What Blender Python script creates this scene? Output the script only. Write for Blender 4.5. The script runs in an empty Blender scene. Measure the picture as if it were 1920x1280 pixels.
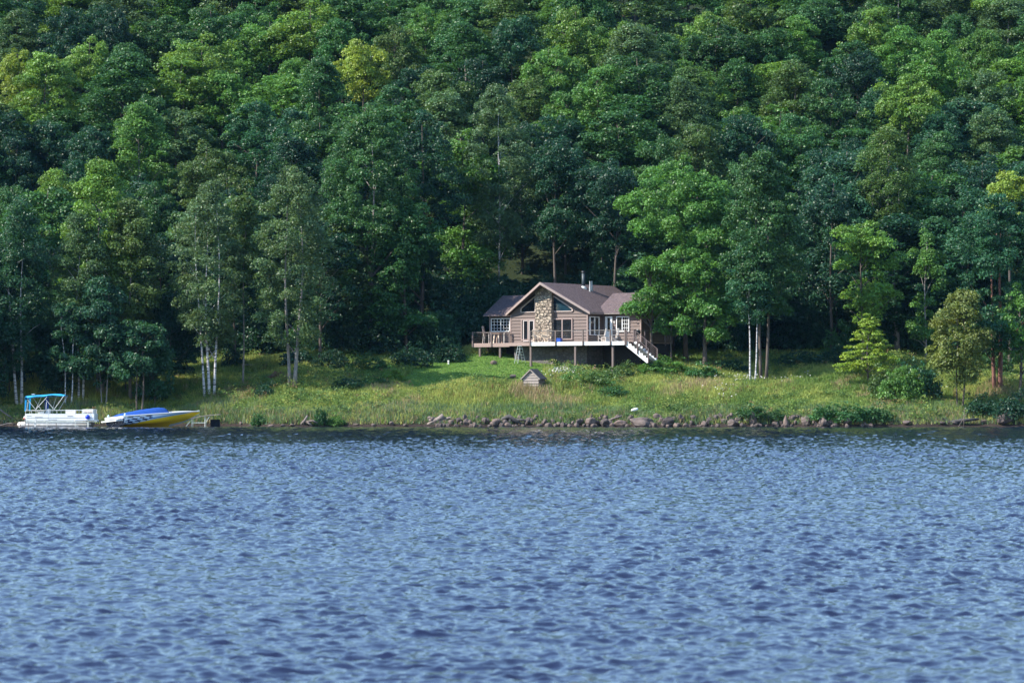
import bpy, math, random
import numpy as np
from mathutils import Vector, Matrix

# ------------------------------------------------------------------ camera, sky, sun, exposure
SC = bpy.context.scene
COL = SC.collection
FPX, CX, HZ, CAMZ = 5625.0, 960.0, 733.0, 3.0      # focal length in photo pixels, centre column, horizon row, eye height
cam = bpy.data.cameras.new("camera")
cam.sensor_width = 36.0
cam.lens = FPX / 1920.0 * 36.0
cam.clip_start, cam.clip_end = 1.0, 6000.0
cam.dof.use_dof = True
cam.dof.focus_distance = 268.0
cam.dof.aperture_fstop = 3.2
camo = bpy.data.objects.new("camera", cam)
COL.objects.link(camo)
camo.location = (0, 0, CAMZ)
camo.rotation_euler = (math.radians(90) + math.atan((HZ - 640.0) / FPX), 0, 0)
SC.camera = camo

SUN_EL, SUN_LEFT = math.radians(43), math.radians(74)   # elevation; angle to the left of straight behind the camera
sdir = Vector((-math.sin(SUN_LEFT) * math.cos(SUN_EL), -math.cos(SUN_LEFT) * math.cos(SUN_EL), math.sin(SUN_EL)))
w = bpy.data.worlds.new("World")
SC.world = w
w.use_nodes = True
nt = w.node_tree
bg = nt.nodes["Background"]
sky = nt.nodes.new("ShaderNodeTexSky")
sky.sky_type = 'NISHITA'
sky.sun_disc = False
sky.sun_elevation = SUN_EL
sky.sun_rotation = math.atan2(sdir.x, sdir.y)
sky.air_density = 1.65
sky.dust_density = 0.0
sky.ozone_density = 6.0
nt.links.new(sky.outputs[0], bg.inputs[0])
bg.inputs[1].default_value = 0.15
sl = bpy.data.lights.new("sun", 'SUN')
sl.energy = 5.0
sl.angle = math.radians(0.5)
sl.color = (1.0, 0.93, 0.80)
so = bpy.data.objects.new("sun", sl)
COL.objects.link(so)
so.rotation_euler = sdir.to_track_quat('Z', 'Y').to_euler()
SC.view_settings.view_transform = 'Standard'
SC.view_settings.look = 'None'
SC.view_settings.exposure = 1.15
SC.view_settings.gamma = 1.0
SC.cycles.max_bounces = 6
SC.cycles.diffuse_bounces = 3
SC.cycles.glossy_bounces = 2
SC.cycles.transmission_bounces = 3
SC.cycles.caustics_reflective = False
SC.cycles.caustics_refractive = False

RNG = np.random.default_rng(7)
random.seed(7)


def PX(px, Y):
    return (px - CX) / FPX * Y


def PZ(py, Y):
    return CAMZ + (HZ - py) / FPX * Y


def topx(x, Y):
    return CX + x / Y * FPX


def topy(z, Y):
    return HZ - (z - CAMZ) / Y * FPX


# ------------------------------------------------------------------ terrain function
def shore(x):
    t = np.clip((-x - 19.0) / 6.0, 0, 1)
    return 252.0 + 5.0 * t * t * (3 - 2 * t) + 0.5 * np.sin(x * 0.35) + 0.35 * np.sin(x * 0.83 + 1)


_S = np.array([-400, -40, -6, 0, 0.8, 2.0, 6, 10, 14, 22, 28, 33, 146, 420, 2500.])
_Z = np.array([-9, -6, -1.6, -0.05, 0.55, 1.05, 2.1, 3.35, 4.05, 5.3, 6.2, 7.2, 58.2, 62, 74.])


def ground(x, Y):
    x = np.asarray(x, float)
    Y = np.asarray(Y, float)
    s0 = Y - shore(x)
    s = s0 - (Y - 252 - s0) * 0 
    z = np.interp(s, _S, _Z)
    amp = np.clip((s - 1) / 8.0, 0, 1)
    z = z + amp * (0.14 * np.sin(x * 0.55 + 0.3 * Y) + 0.12 * np.sin(x * 0.23 - 0.41 * Y + 2))
    hil = np.clip((s - 30) / 30.0, 0, 1)
    z = z + hil * (1.6 * np.sin(x * 0.07 + 1.0) + 1.0 * np.sin(x * 0.16 + Y * 0.1))
    return z


# ------------------------------------------------------------------ materials
def node_mat(name):
    m = bpy.data.materials.new(name)
    m.use_nodes = True
    n = m.node_tree
    return m, n, n.nodes["Principled BSDF"]


def N(n, typ, **kw):
    o = n.nodes.new(typ)
    for k, v in kw.items():
        setattr(o, k, v)
    return o


def mix_rgb(n, fac, a, b, mode='MIX'):
    o = n.nodes.new("ShaderNodeMix")
    o.data_type = 'RGBA'
    o.blend_type = mode
    for sock, val in ((o.inputs[0], fac), (o.inputs[6], a), (o.inputs[7], b)):
        if hasattr(val, 'links'):
            n.links.new(val, sock)
        elif isinstance(val, (int, float)):
            sock.default_value = val
        else:
            sock.default_value = (*val, 1)
    return o.outputs[2]


def noise(n, scale, detail=4, rough=0.6, vec=None):
    o = N(n, "ShaderNodeTexNoise")
    o.inputs["Scale"].default_value = scale
    o.inputs["Detail"].default_value = detail
    o.inputs["Roughness"].default_value = rough
    if vec is not None:
        n.links.new(vec, o.inputs["Vector"])
    return o.outputs["Fac"]


def ramp(n, fac, stops):
    o = N(n, "ShaderNodeValToRGB")
    el = o.color_ramp.elements
    while len(el) < len(stops):
        el.new(0.5)
    for e, (p, c) in zip(el, stops):
        e.position = p
        e.color = (*c, 1) if len(c) == 3 else c
    n.links.new(fac, o.inputs[0])
    return o.outputs[0]


def math_n(n, op, a, b=None):
    o = N(n, "ShaderNodeMath", operation=op)
    for s, v in zip(o.inputs, (a, b)):
        if v is None:
            continue
        if hasattr(v, 'links'):
            n.links.new(v, s)
        else:
            s.default_value = v
    return o.outputs[0]


def coord(n, which="Object"):
    return N(n, "ShaderNodeTexCoord").outputs[which]


def bump(n, b, height, strength=0.4, dist=0.05):
    o = N(n, "ShaderNodeBump")
    o.inputs["Strength"].default_value = strength
    o.inputs["Distance"].default_value = dist
    n.links.new(height, o.inputs["Height"])
    n.links.new(o.outputs[0], b.inputs["Normal"])


def scaled(n, sx, sy, sz, which="Object"):
    o = N(n, "ShaderNodeMapping")
    o.inputs["Scale"].default_value = (sx, sy, sz)
    n.links.new(coord(n, which), o.inputs["Vector"])
    return o.outputs[0]


def plain(name, col, rough=0.6, var=0.25, scale=6.0, metal=0.0, spec=0.4, stretch=(1, 1, 1), bmp=0.0):
    m, n, b = node_mat(name)
    f = noise(n, scale, 5, 0.65, scaled(n, *stretch))
    lo = tuple(c * (1 - var) for c in col)
    hi = tuple(min(1, c * (1 + var)) for c in col)
    n.links.new(ramp(n, f, [(0.3, lo), (0.7, hi)]), b.inputs["Base Color"])
    b.inputs["Roughness"].default_value = rough
    b.inputs["Metallic"].default_value = metal
    b.inputs["Specular IOR Level"].default_value = spec
    if bmp:
        bump(n, b, f, bmp)
    return m


M = {}
M['white_paint'] = plain('white_paint', (0.60, 0.61, 0.62), 0.4, 0.06)
M['white_trim'] = plain('white_trim', (0.72, 0.73, 0.74), 0.5, 0.06)
M['siding'] = plain('siding', (0.130, 0.094, 0.086), 0.65, 0.16, 3.0, stretch=(0.6, 0.6, 6))
M['trim_brown'] = plain('trim_brown', (0.27, 0.20, 0.185), 0.6, 0.12)
M['deck_wood'] = plain('deck_wood', (0.24, 0.17, 0.14), 0.7, 0.25, 4.0, stretch=(1, 8, 8))
M['post_wood'] = plain('post_wood', (0.13, 0.10, 0.095), 0.75, 0.25, 4.0, stretch=(6, 6, 1))
M['rail_dark'] = plain('rail_dark', (0.10, 0.075, 0.075), 0.5, 0.2)
M['cable'] = plain('cable', (0.22, 0.2, 0.2), 0.35, 0.1, metal=0.6)
M['steel'] = plain('steel', (0.46, 0.48, 0.49), 0.45, 0.12, metal=0.2)
M['aluminium'] = plain('aluminium', (0.62, 0.62, 0.60), 0.35, 0.15, 3.0, metal=0.5)
M['pipe_grey'] = plain('pipe_grey', (0.035, 0.05, 0.06), 0.5, 0.15)
M['chair_tan'] = plain('chair_tan', (0.80, 0.66, 0.54), 0.6, 0.15, 5, stretch=(8, 8, 1))
M['chair_white'] = plain('chair_white', (0.62, 0.55, 0.50), 0.6, 0.1)
M['chair_brown'] = plain('chair_brown', (0.34, 0.24, 0.20), 0.6, 0.15)
M['black'] = plain('black', (0.015, 0.016, 0.018), 0.4, 0.2)
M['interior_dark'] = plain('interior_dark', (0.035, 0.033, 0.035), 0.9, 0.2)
M['blue_canvas'] = plain('blue_canvas', (0.004, 0.055, 0.27), 0.75, 0.15, 2.5, bmp=0.4)
M['sky_canvas'] = plain('sky_canvas', (0.015, 0.27, 0.56), 0.7, 0.12, 2.5)
M['dark_blue'] = plain('dark_blue', (0.005, 0.04, 0.2), 0.6, 0.2)
M['fender_blue'] = plain('fender_blue', (0.008, 0.03, 0.42), 0.35, 0.1)
M['red'] = plain('red', (0.4, 0.03, 0.03), 0.4, 0.2)
M['grey_plank'] = plain('grey_plank', (0.24, 0.205, 0.19), 0.8, 0.25, 4, stretch=(1, 8, 8))
M['driftwood'] = plain('driftwood', (0.17, 0.135, 0.125), 0.85, 0.5, 5, stretch=(1, 1, 1), bmp=0.5)
M['log_bark'] = plain('log_bark', (0.055, 0.05, 0.05), 0.9, 0.5, 4, bmp=0.6)
M['bark'] = plain('bark', (0.085, 0.068, 0.06), 0.9, 0.45, 3, stretch=(4, 4, 0.7), bmp=0.6)
M['bark_grey'] = plain('bark_grey', (0.20, 0.18, 0.175), 0.9, 0.4, 3, stretch=(3, 3, 0.8), bmp=0.5)
M['bark_red'] = plain('bark_red', (0.15, 0.07, 0.055), 0.9, 0.4, 3, stretch=(4, 4, 0.7), bmp=0.6)
M['dirt'] = plain('dirt', (0.10, 0.07, 0.05), 0.95, 0.4, 3)
M['slate'] = plain('slate', (0.05, 0.045, 0.05), 0.9, 0.4, 3)
M['pale_plastic'] = plain('pale_plastic', (0.7, 0.68, 0.66), 0.5, 0.06)
M['cooler_blue'] = plain('cooler_blue', (0.01, 0.07, 0.4), 0.4, 0.1)


def mk_shingle():
    m, n, b = node_mat('roof_shingle')
    f = noise(n, 2.2, 6, 0.7, scaled(n, 1, 1, 1))
    g = noise(n, 9, 4, 0.75, scaled(n, 0.5, 0.5, 4))
    a = ramp(n, f, [(0.3, (0.05, 0.038, 0.044)), (0.7, (0.10, 0.075, 0.08))])
    c = mix_rgb(n, 0.55, a, ramp(n, g, [(0.36, (0.02, 0.015, 0.018)), (0.64, (0.19, 0.14, 0.145))]))
    n.links.new(c, b.inputs["Base Color"])
    b.inputs["Roughness"].default_value = 0.85
    b.inputs["Specular IOR Level"].default_value = 0.25
    bump(n, b, g, 0.5, 0.03)
    return m


M['shingle'] = mk_shingle()


def mk_stone(name, lo, hi, joint, scale, bs):
    m, n, b = node_mat(name)
    v = scaled(n, 1, 1, 1.25)
    vo = N(n, "ShaderNodeTexVoronoi", feature='DISTANCE_TO_EDGE')
    vo.inputs["Scale"].default_value = scale
    n.links.new(v, vo.inputs["Vector"])
    vc = N(n, "ShaderNodeTexVoronoi", feature='F1')
    vc.inputs["Scale"].default_value = scale
    n.links.new(v, vc.inputs["Vector"])
    sep = N(n, "ShaderNodeSeparateColor")
    n.links.new(vc.outputs["Color"], sep.inputs[0])
    stone = ramp(n, sep.outputs[0], [(0.0, lo), (0.5, tuple((a + c) / 2 for a, c in zip(lo, hi))), (1.0, hi)])
    stone = mix_rgb(n, 0.35, stone, ramp(n, noise(n, 9, 5), [(0.3, lo), (0.7, hi)]))
    edge = math_n(n, 'SMOOTH_MIN', math_n(n, 'MULTIPLY', vo.outputs["Distance"], 9.0), 1.0)
    n.links.new(mix_rgb(n, edge, joint, stone), b.inputs["Base Color"])
    b.inputs["Roughness"].default_value = 0.85
    bump(n, b, edge, bs, 0.06)
    return m


M['chimney_stone'] = mk_stone('chimney_stone', (0.19, 0.145, 0.118), (0.43, 0.36, 0.285), (0.10, 0.08, 0.068), 2.6, 0.9)
M['foundation_stone'] = mk_stone('foundation_stone', (0.075, 0.068, 0.075), (0.15, 0.13, 0.135), (0.06, 0.055, 0.058), 2.4, 0.4)


def mk_glass(name, col, rough=0.04):
    m, n, b = node_mat(name)
    n.links.new(ramp(n, noise(n, 0.7, 2, 0.5, scaled(n, 1, 1, 2.5)), [(0.35, tuple(c * 0.4 for c in col)), (0.75, col)]), b.inputs["Base Color"])
    b.inputs["Roughness"].default_value = rough
    b.inputs["Specular IOR Level"].default_value = 0.8
    bump(n, b, noise(n, 0.9, 2), 0.05, 0.05)
    return m


M['glass'] = mk_glass('glass', (0.02, 0.024, 0.03))
M['glass_teal'] = mk_glass('glass_teal', (0.016, 0.045, 0.07))


def mk_rock():
    m, n, b = node_mat('rock')
    oi = N(n, "ShaderNodeObjectInfo")
    f = noise(n, 3.5, 7, 0.7, coord(n))
    a = ramp(n, f, [(0.25, (0.09, 0.074, 0.07)), (0.55, (0.225, 0.185, 0.172)), (0.8, (0.34, 0.29, 0.27))])
    c = mix_rgb(n, 1.0, a, ramp(n, oi.outputs["Random"], [(0, (0.27, 0.245, 0.25)), (0.5, (0.46, 0.42, 0.41)), (1, (0.68, 0.58, 0.53))]), 'MULTIPLY')
    g = N(n, "ShaderNodeNewGeometry")
    sx = N(n, "ShaderNodeSeparateXYZ")
    n.links.new(g.outputs["Position"], sx.inputs[0])
    wet = ramp(n, sx.outputs[2], [(0.0, (0.3, 0.3, 0.3)), (0.16, (1, 1, 1))])
    n.links.new(mix_rgb(n, 1.0, c, wet, 'MULTIPLY'), b.inputs["Base Color"])
    b.inputs["Roughness"].default_value = 0.85
    bump(n, b, f, 0.6, 0.08)
    return m


M['rock'] = mk_rock()


def mk_birch():
    m, n, b = node_mat('birch_bark')
    f = noise(n, 2.0, 5, 0.75, scaled(n, 2.0, 2.0, 3.0))
    g = noise(n, 1.3, 3, 0.6, scaled(n, 0.6, 0.6, 6.0))
    a = ramp(n, f, [(0.30, (0.10, 0.09, 0.095)), (0.43, (0.42, 0.41, 0.43)), (0.8, (0.58, 0.57, 0.60))])
    n.links.new(mix_rgb(n, ramp(n, g, [(0.54, (0, 0, 0)), (0.60, (1, 1, 1))]), a, (0.05, 0.045, 0.05)), b.inputs["Base Color"])
    b.inputs["Roughness"].default_value = 0.7
    return m


M['birch'] = mk_birch()


def mk_leaf(name, trans=0.3, spec=0.35):
    m, n, b = node_mat(name)
    oi = N(n, "ShaderNodeObjectInfo")
    at = N(n, "ShaderNodeAttribute", attribute_name="tint")
    sp = N(n, "ShaderNodeSeparateColor")
    n.links.new(at.outputs["Color"], sp.inputs[0])
    k = math_n(n, 'ADD', math_n(n, 'MULTIPLY', sp.outputs[0], 0.9), 0.55)
    cmb = N(n, "ShaderNodeCombineColor")
    for i in range(3):
        n.links.new(k, cmb.inputs[i])
    c = mix_rgb(n, 1.0, oi.outputs["Color"], cmb.outputs[0], 'MULTIPLY')
    # some leaves yellower, some bluer
    c = mix_rgb(n, math_n(n, 'MULTIPLY', sp.outputs[1], 0.45), c, mix_rgb(n, 1.0, c, (1.75, 1.2, 0.6), 'MULTIPLY'))
    n.links.new(c, b.inputs["Base Color"])
    b.inputs["Roughness"].default_value = 0.48
    b.inputs["Specular IOR Level"].default_value = spec
    tr = N(n, "ShaderNodeBsdfTranslucent")
    n.links.new(mix_rgb(n, 1.0, c, (1.5, 1.35, 0.5), 'MULTIPLY'), tr.inputs[0])
    ms = N(n, "ShaderNodeMixShader")
    ms.inputs[0].default_value = trans
    n.links.new(b.outputs[0], ms.inputs[1])
    n.links.new(tr.outputs[0], ms.inputs[2])
    n.links.new(ms.outputs[0], n.nodes["Material Output"].inputs[0])
    return m


M['leaf'] = mk_leaf('leaf')


def mk_blade():
    m, n, b = node_mat('blade')
    at = N(n, "ShaderNodeAttribute", attribute_name="tint")
    n.links.new(at.outputs["Color"], b.inputs["Base Color"])
    b.inputs["Roughness"].default_value = 0.6
    b.inputs["Specular IOR Level"].default_value = 0.25
    tr = N(n, "ShaderNodeBsdfTranslucent")
    n.links.new(at.outputs["Color"], tr.inputs[0])
    ms = N(n, "ShaderNodeMixShader")
    ms.inputs[0].default_value = 0.3
    n.links.new(b.outputs[0], ms.inputs[1])
    n.links.new(tr.outputs[0], ms.inputs[2])
    n.links.new(ms.outputs[0], n.nodes["Material Output"].inputs[0])
    return m


M['blade'] = mk_blade()


def mk_ground():
    m, n, b = node_mat('ground_soil')
    at = N(n, "ShaderNodeAttribute", attribute_name="cover")     # R: mown lawn, G: forest floor, B: bare bank
    sp = N(n, "ShaderNodeSeparateColor")
    n.links.new(at.outputs["Color"], sp.inputs[0])
    f = noise(n, 0.9, 8, 0.7, coord(n))
    g = noise(n, 6.0, 5, 0.7, coord(n))
    meadow = ramp(n, f, [(0.3, (0.05, 0.085, 0.02)), (0.7, (0.12, 0.15, 0.04))])
    lawn = mix_rgb(n, 0.5, ramp(n, f, [(0.3, (0.075, 0.135, 0.03)), (0.7, (0.14, 0.20, 0.045))]),
                   ramp(n, g, [(0.35, (0.06, 0.11, 0.025)), (0.65, (0.13, 0.19, 0.05))]))
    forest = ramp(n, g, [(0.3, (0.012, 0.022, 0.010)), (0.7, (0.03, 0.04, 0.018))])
    bank = ramp(n, g, [(0.3, (0.015, 0.012, 0.011)), (0.7, (0.045, 0.033, 0.029))])
    c = mix_rgb(n, sp.outputs[0], meadow, lawn)
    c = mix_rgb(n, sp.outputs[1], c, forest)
    c = mix_rgb(n, sp.outputs[2], c, bank)
    n.links.new(c, b.inputs["Base Color"])
    b.inputs["Roughness"].default_value = 0.95
    b.inputs["Specular IOR Level"].default_value = 0.1
    bump(n, b, g, 0.6, 0.1)
    return m


M['ground'] = mk_ground()


def mk_water():
    m, n, b = node_mat('lake_water')
    b.inputs["Base Color"].default_value = (0.004, 0.007, 0.022, 1)
    b.inputs["Roughness"].default_value = 0.03
    b.inputs["IOR"].default_value = 1.72
    b.inputs["Specular IOR Level"].default_value = 0.5
    g = N(n, "ShaderNodeNewGeometry").outputs["Position"]
    mp = N(n, "ShaderNodeMapping")
    mp.inputs["Scale"].default_value = (1.0, 1.5, 1.0)
    n.links.new(g, mp.inputs["Vector"])
    f1 = noise(n, 4.5, 5, 0.62, mp.outputs[0])
    bump(n, b, f1, 0.30, 0.05)
    b.inputs["Specular Tint"].default_value = (1.0, 0.70, 0.93, 1)
    return m


M['water'] = mk_water()


# ------------------------------------------------------------------ mesh helpers
class MB:
    def __init__(self):
        self.v, self.f, self.uv = [], [], None

    def add(self, vs, fs):
        o = len(self.v)
        self.v += [tuple(p) for p in vs]
        self.f += [tuple(i + o for i in f) for f in fs]
        return self

    def box(self, c, s, rz=0.0, mat=None):
        x, y, z = s[0] / 2, s[1] / 2, s[2] / 2
        vs = [Vector((sx * x, sy * y, sz * z)) for sx in (-1, 1) for sy in (-1, 1) for sz in (-1, 1)]
        R = mat if mat is not None else Matrix.Rotation(rz, 3, 'Z')
        vs = [R @ p + Vector(c) for p in vs]
        return self.add(vs, [(0, 1, 3, 2), (4, 6, 7, 5), (0, 4, 5, 1), (2, 3, 7, 6), (0, 2, 6, 4), (1, 5, 7, 3)])

    def span(self, a, b):
        a, b = Vector(a), Vector(b)
        return self.box((a + b) / 2, [abs(q) for q in (b - a)])

    def bar(self, p, q, wy, wz):
        """box beam from p to q, wy wide sideways, wz tall"""
        p, q = Vector(p), Vector(q)
        d = q - p
        L = d.length
        d.normalize()
        up = Vector((0, 0, 1)) if abs(d.z) < 0.95 else Vector((0, 1, 0))
        y = up.cross(d).normalized()
        z = d.cross(y)
        R = Matrix((d, y, z)).transposed()
        return self.box((p + q) / 2, (L, wy, wz), mat=R)

    def tube(self, pts, radii, n=8, cap=True):
        pts = [Vector(p) for p in pts]
        if not isinstance(radii, (list, tuple)):
            radii = [radii] * len(pts)
        rings, vs, fs = [], [], []
        ref = Vector((0.31, 0.95, 0.05))
        for i, p in enumerate(pts):
            a = pts[max(0, i - 1)]
            b = pts[min(len(pts) - 1, i + 1)]
            d = (b - a).normalized()
            x = d.cross(ref)
            if x.length < 1e-3:
                x = d.cross(Vector((1, 0, 0)))
            x.normalize()
            y = d.cross(x)
            for k in range(n):
                t = 2 * math.pi * k / n
                vs.append(p + float(radii[i]) * (math.cos(t) * x + math.sin(t) * y))
        for i in range(len(pts) - 1):
            for k in range(n):
                k2 = (k + 1) % n
                fs.append((i * n + k, i * n + k2, (i + 1) * n + k2, (i + 1) * n + k))
        if cap:
            fs.append(tuple(range(n - 1, -1, -1)))
            fs.append(tuple((len(pts) - 1) * n + k for k in range(n)))
        return self.add(vs, fs)

    def prism(self, poly, ext):
        """closed polygon (3-D points) extruded by vector ext"""
        n = len(poly)
        e = Vector(ext)
        vs = [Vector(p) for p in poly] + [Vector(p) + e for p in poly]
        fs = [tuple(range(n)), tuple(range(2 * n - 1, n - 1, -1))]
        fs += [(i, i + n, (i + 1) % n + n, (i + 1) % n) for i in range(n)]
        return self.add(vs, fs)

    def build(self, name, mat, parent=None, smooth=False, loc=None):
        me = bpy.data.meshes.new(name)
        me.from_pydata([tuple(p) for p in self.v], [], self.f)
        import bmesh
        bm = bmesh.new()
        bm.from_mesh(me)
        bmesh.ops.recalc_face_normals(bm, faces=bm.faces)
        bm.to_mesh(me)
        bm.free()
        if smooth:
            me.polygons.foreach_set("use_smooth", [True] * len(me.polygons))
        me.materials.append(mat)
        o = bpy.data.objects.new(name, me)
        COL.objects.link(o)
        if parent is not None:
            o.parent = parent
        if loc is not None:
            o.location = loc
        return o


def tag(o, label=None, cat=None, group=None, kind=None):
    if label:
        o['label'] = label
    if cat:
        o['category'] = cat
    if group:
        o['group'] = group
    if kind:
        o['kind'] = kind
    return o


def thing(name, label, cat, loc=(0, 0, 0), rz=0.0, group=None):
    o = bpy.data.objects.new(name, None)
    o.empty_display_size = 0.2
    COL.objects.link(o)
    o.location = loc
    o.rotation_euler = (0, 0, rz)
    return tag(o, label, cat, group)


KIDS = {}


def children(o):
    if o.name not in KIDS:
        KIDS[o.name] = list(o.children)
    return KIDS[o.name]


def dup(o, parent=None):
    c = o.copy()
    COL.objects.link(c)
    c.parent = parent
    for ch in list(o.children):
        dup(ch, c)
    return c


def fast_mesh(name, verts, faces_n, mat, tint=None, attr="tint", smooth=False):
    """verts (n,3); faces_n: verts per face when faces are consecutive, or an (m,k) index array"""
    me = bpy.data.meshes.new(name)
    nv = len(verts)
    if isinstance(faces_n, int):
        idx = np.arange(nv, dtype=np.int32)
        k = faces_n
        m = nv // k
    else:
        idx = faces_n.astype(np.int32).ravel()
        k = faces_n.shape[1]
        m = len(faces_n)
    me.vertices.add(nv)
    me.vertices.foreach_set("co", np.asarray(verts, np.float32).ravel())
    me.loops.add(len(idx))
    me.loops.foreach_set("vertex_index", idx)
    me.polygons.add(m)
    me.polygons.foreach_set("loop_start", np.arange(0, m * k, k, dtype=np.int32))
    if smooth:
        me.polygons.foreach_set("use_smooth", np.ones(m, bool))
    me.update(calc_edges=True)
    if tint is not None:
        a = me.attributes.new(attr, 'FLOAT_COLOR', 'POINT')
        t = np.ones((nv, 4), np.float32)
        t[:, :3] = tint
        a.data.foreach_set("color", t.ravel())
    me.materials.append(mat)
    return me


# ------------------------------------------------------------------ setting: terrain and lake
def lawn_mask(x, Y):
    px = topx(x, Y)
    s = Y - shore(x)
    left = 745 + 14 * np.sin(s * 0.8)
    m = np.clip((px - left) / 25, 0, 1) * np.clip((1035 - px) / 30, 0, 1)
    low = 11.6 + 1.2 * np.sin(px * 0.03) + np.clip((px - 960) / 60, 0, 1) * 3.0
    m = m * np.clip((s - low) / 1.0, 0, 1) * np.clip((31 - s) / 3.0, 0, 1)
    return m


def make_terrain():
    xs = np.unique(np.concatenate([np.linspace(-3000, -400, 12), np.linspace(-400, -90, 32), np.linspace(-90, 90, 260), np.linspace(90, 400, 32), np.linspace(400, 3000, 12)]))
    ss = np.unique(np.concatenate([np.linspace(-400, -8, 14), np.linspace(-8, 45, 110), np.linspace(45, 160, 60), np.linspace(160, 420, 16), np.linspace(420, 2500, 12)]))
    X, S = np.meshgrid(xs, ss)
    Y = shore(X) + S
    Zg = ground(X, Y)
    V = np.stack([X, Y, Zg], -1).reshape(-1, 3)
    nx, ny = len(xs), len(ss)
    i, j = np.meshgrid(np.arange(nx - 1), np.arange(ny - 1))
    a = (j * nx + i).ravel()
    F = np.stack([a, a + 1, a + 1 + nx, a + nx], 1)
    lawn = lawn_mask(X, Y)
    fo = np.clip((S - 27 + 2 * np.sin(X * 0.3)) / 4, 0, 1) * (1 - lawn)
    bank = np.clip((1.3 - S) / 0.8, 0, 1)
    tint = np.stack([lawn, fo, bank], -1).reshape(-1, 3)
    me = fast_mesh('ground', V, F, M['ground'], tint, 'cover', True)
    o = bpy.data.objects.new('ground', me)
    COL.objects.link(o)
    tag(o, 'grassy bank and wooded hillside rising from the lake', kind='structure')


make_terrain()


def make_lake():
    rng = np.random.default_rng(3)
    # rows of the near field, a strip that is only finer where the waves can be made out
    rows = [21.0]
    while rows[-1] < 262:
        rows.append(rows[-1] + 0.022 + 0.00095 * rows[-1])
    rows = np.array(rows)
    nm, ne = 720, 150
    u = np.linspace(-1, 1, nm)
    X = u[None, :] * (rows[:, None] * 0.1707 * 1.32 + 4)
    side = np.cumsum(np.linspace(0.06, 0.75, ne))          # the waves run on to both sides, gradually coarser
    X = np.concatenate([X[:, :1] - side[None, ::-1], X, X[:, -1:] + side[None, :]], 1)
    nc = nm + 2 * ne
    Y = np.repeat(rows[:, None], nc, 1)
    Z = np.zeros_like(X)
    nw = 118
    lam = np.exp(rng.uniform(math.log(0.12), math.log(0.66), nw))
    lam[:12] = np.exp(rng.uniform(math.log(0.9), math.log(3.2), 12))
    ang = rng.normal(math.radians(-70), math.radians(46), nw)
    k = 2 * math.pi / lam
    slope = 0.041 * (lam / 0.35) ** -0.3 * rng.uniform(0.6, 1.3, nw)
    slope = np.where(lam > 0.85, slope * 0.6, slope)
    ph = rng.uniform(0, 2 * math.pi, nw)
    dxr = (rows * 0.1707 * 3.1 / nc)
    dyr = 0.022 + 0.00095 * rows
    fd = np.stack([np.clip((lam[i] / (2.2 * dyr) - 0.6), 0, 1) for i in range(nw)], 1)
    comp = np.clip(np.sqrt((slope ** 2).sum() / np.maximum(1e-9, ((fd * slope) ** 2).sum(1))), 1, 2.2)[:, None]
    gust = 0.92 + 0.13 * np.sin(X * 0.11 + Y * 0.05) * np.sin(Y * 0.085 + 1.3) + 0.10 * np.sin(X * 0.31 - Y * 0.12)
    gust = gust * comp
    dX = np.zeros_like(X)
    dY = np.zeros_like(X)
    for i in range(nw):
        kx, ky = k[i] * math.cos(ang[i]), k[i] * math.sin(ang[i])
        fade = np.clip((lam[i] / (2.2 * dyr) - 0.6), 0, 1)[:, None]
        p = kx * X + ky * Y + ph[i]
        A = slope[i] / k[i]
        s_, c_ = np.sin(p), np.cos(p)
        Z += fade * A * s_
        dX += fade * A * 0.8 * (kx / k[i]) * c_
        dY += fade * A * 0.8 * (ky / k[i]) * c_
    Z *= gust
    calm = np.clip((shore(X) - Y) / 2.5, 0.4, 1)
    Z *= calm
    V = np.stack([X + dX * gust, Y + dY * gust, Z], -1).reshape(-1, 3)
    nr = len(rows)
    i, j = np.meshgrid(np.arange(nc - 1), np.arange(nr - 1))
    a = (j * nc + i).ravel()
    F = np.stack([a, a + 1, a + 1 + nc, a + nc], 1)
    # the rest of the lake, a level sheet just below the waves
    b0 = len(V)
    L = 2800
    V = np.concatenate([V, np.array([(-L, -L, -0.35), (L, -L, -0.35), (L, 330, -0.35), (-L, 330, -0.35)])])
    F = np.concatenate([F, np.array([[b0, b0 + 1, b0 + 2, b0 + 3]])])
    me = fast_mesh('lake_water', V, F, M['water'], smooth=True)
    o = bpy.data.objects.new('lake_water', me)
    COL.objects.link(o)
    tag(o, 'wind-rippled blue lake in front of the shore', kind='structure')


make_lake()


# ------------------------------------------------------------------ the house
TH = math.radians(35)
CT, ST = math.cos(TH), math.sin(TH)
HY0 = 277.0
HX0 = PX(958.4, HY0)
ZD = PZ(642.8, HY0)            # deck and floor level in world z
HB = 4.6                       # base of the house, world z
house = thing('lakeside_cottage', 'brown lap-sided cottage with stone chimney and raised deck above the lawn', 'house', (HX0, HY0, HB), -TH)
D = ZD - HB                    # floor level in house coordinates


def HU(px, v):
    """house u for a photo column at depth v"""
    a = (px - CX) / FPX
    return (a * (HY0 + v * CT) - HX0 - v * ST) / (CT + a * ST)


def HZl(py, u, v):
    Y = HY0 - u * ST + v * CT
    return PZ(py, Y) - HB


def zx(x):
    return 860 + x / 4.5714


def zy(y):
    return 480 + y / 4.5714


W = HU(1101.7, 0)
REC = 2.5
EZ = HZl(588.5, W / 2, 0)              # eave level
OE, OA, EV = 0.25, 1.45, 0.42
UC = W / 2
AZ = HZl(531.0, UC, -OA)               # ridge level
PITCH = (AZ - EZ) / (UC + EV)
ML = 10.5
WL = 4.15
WEZ = EZ - 0.02
WHALF = 3.2
WRZ = WEZ + WHALF * PITCH
BO = 0.19


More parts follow.
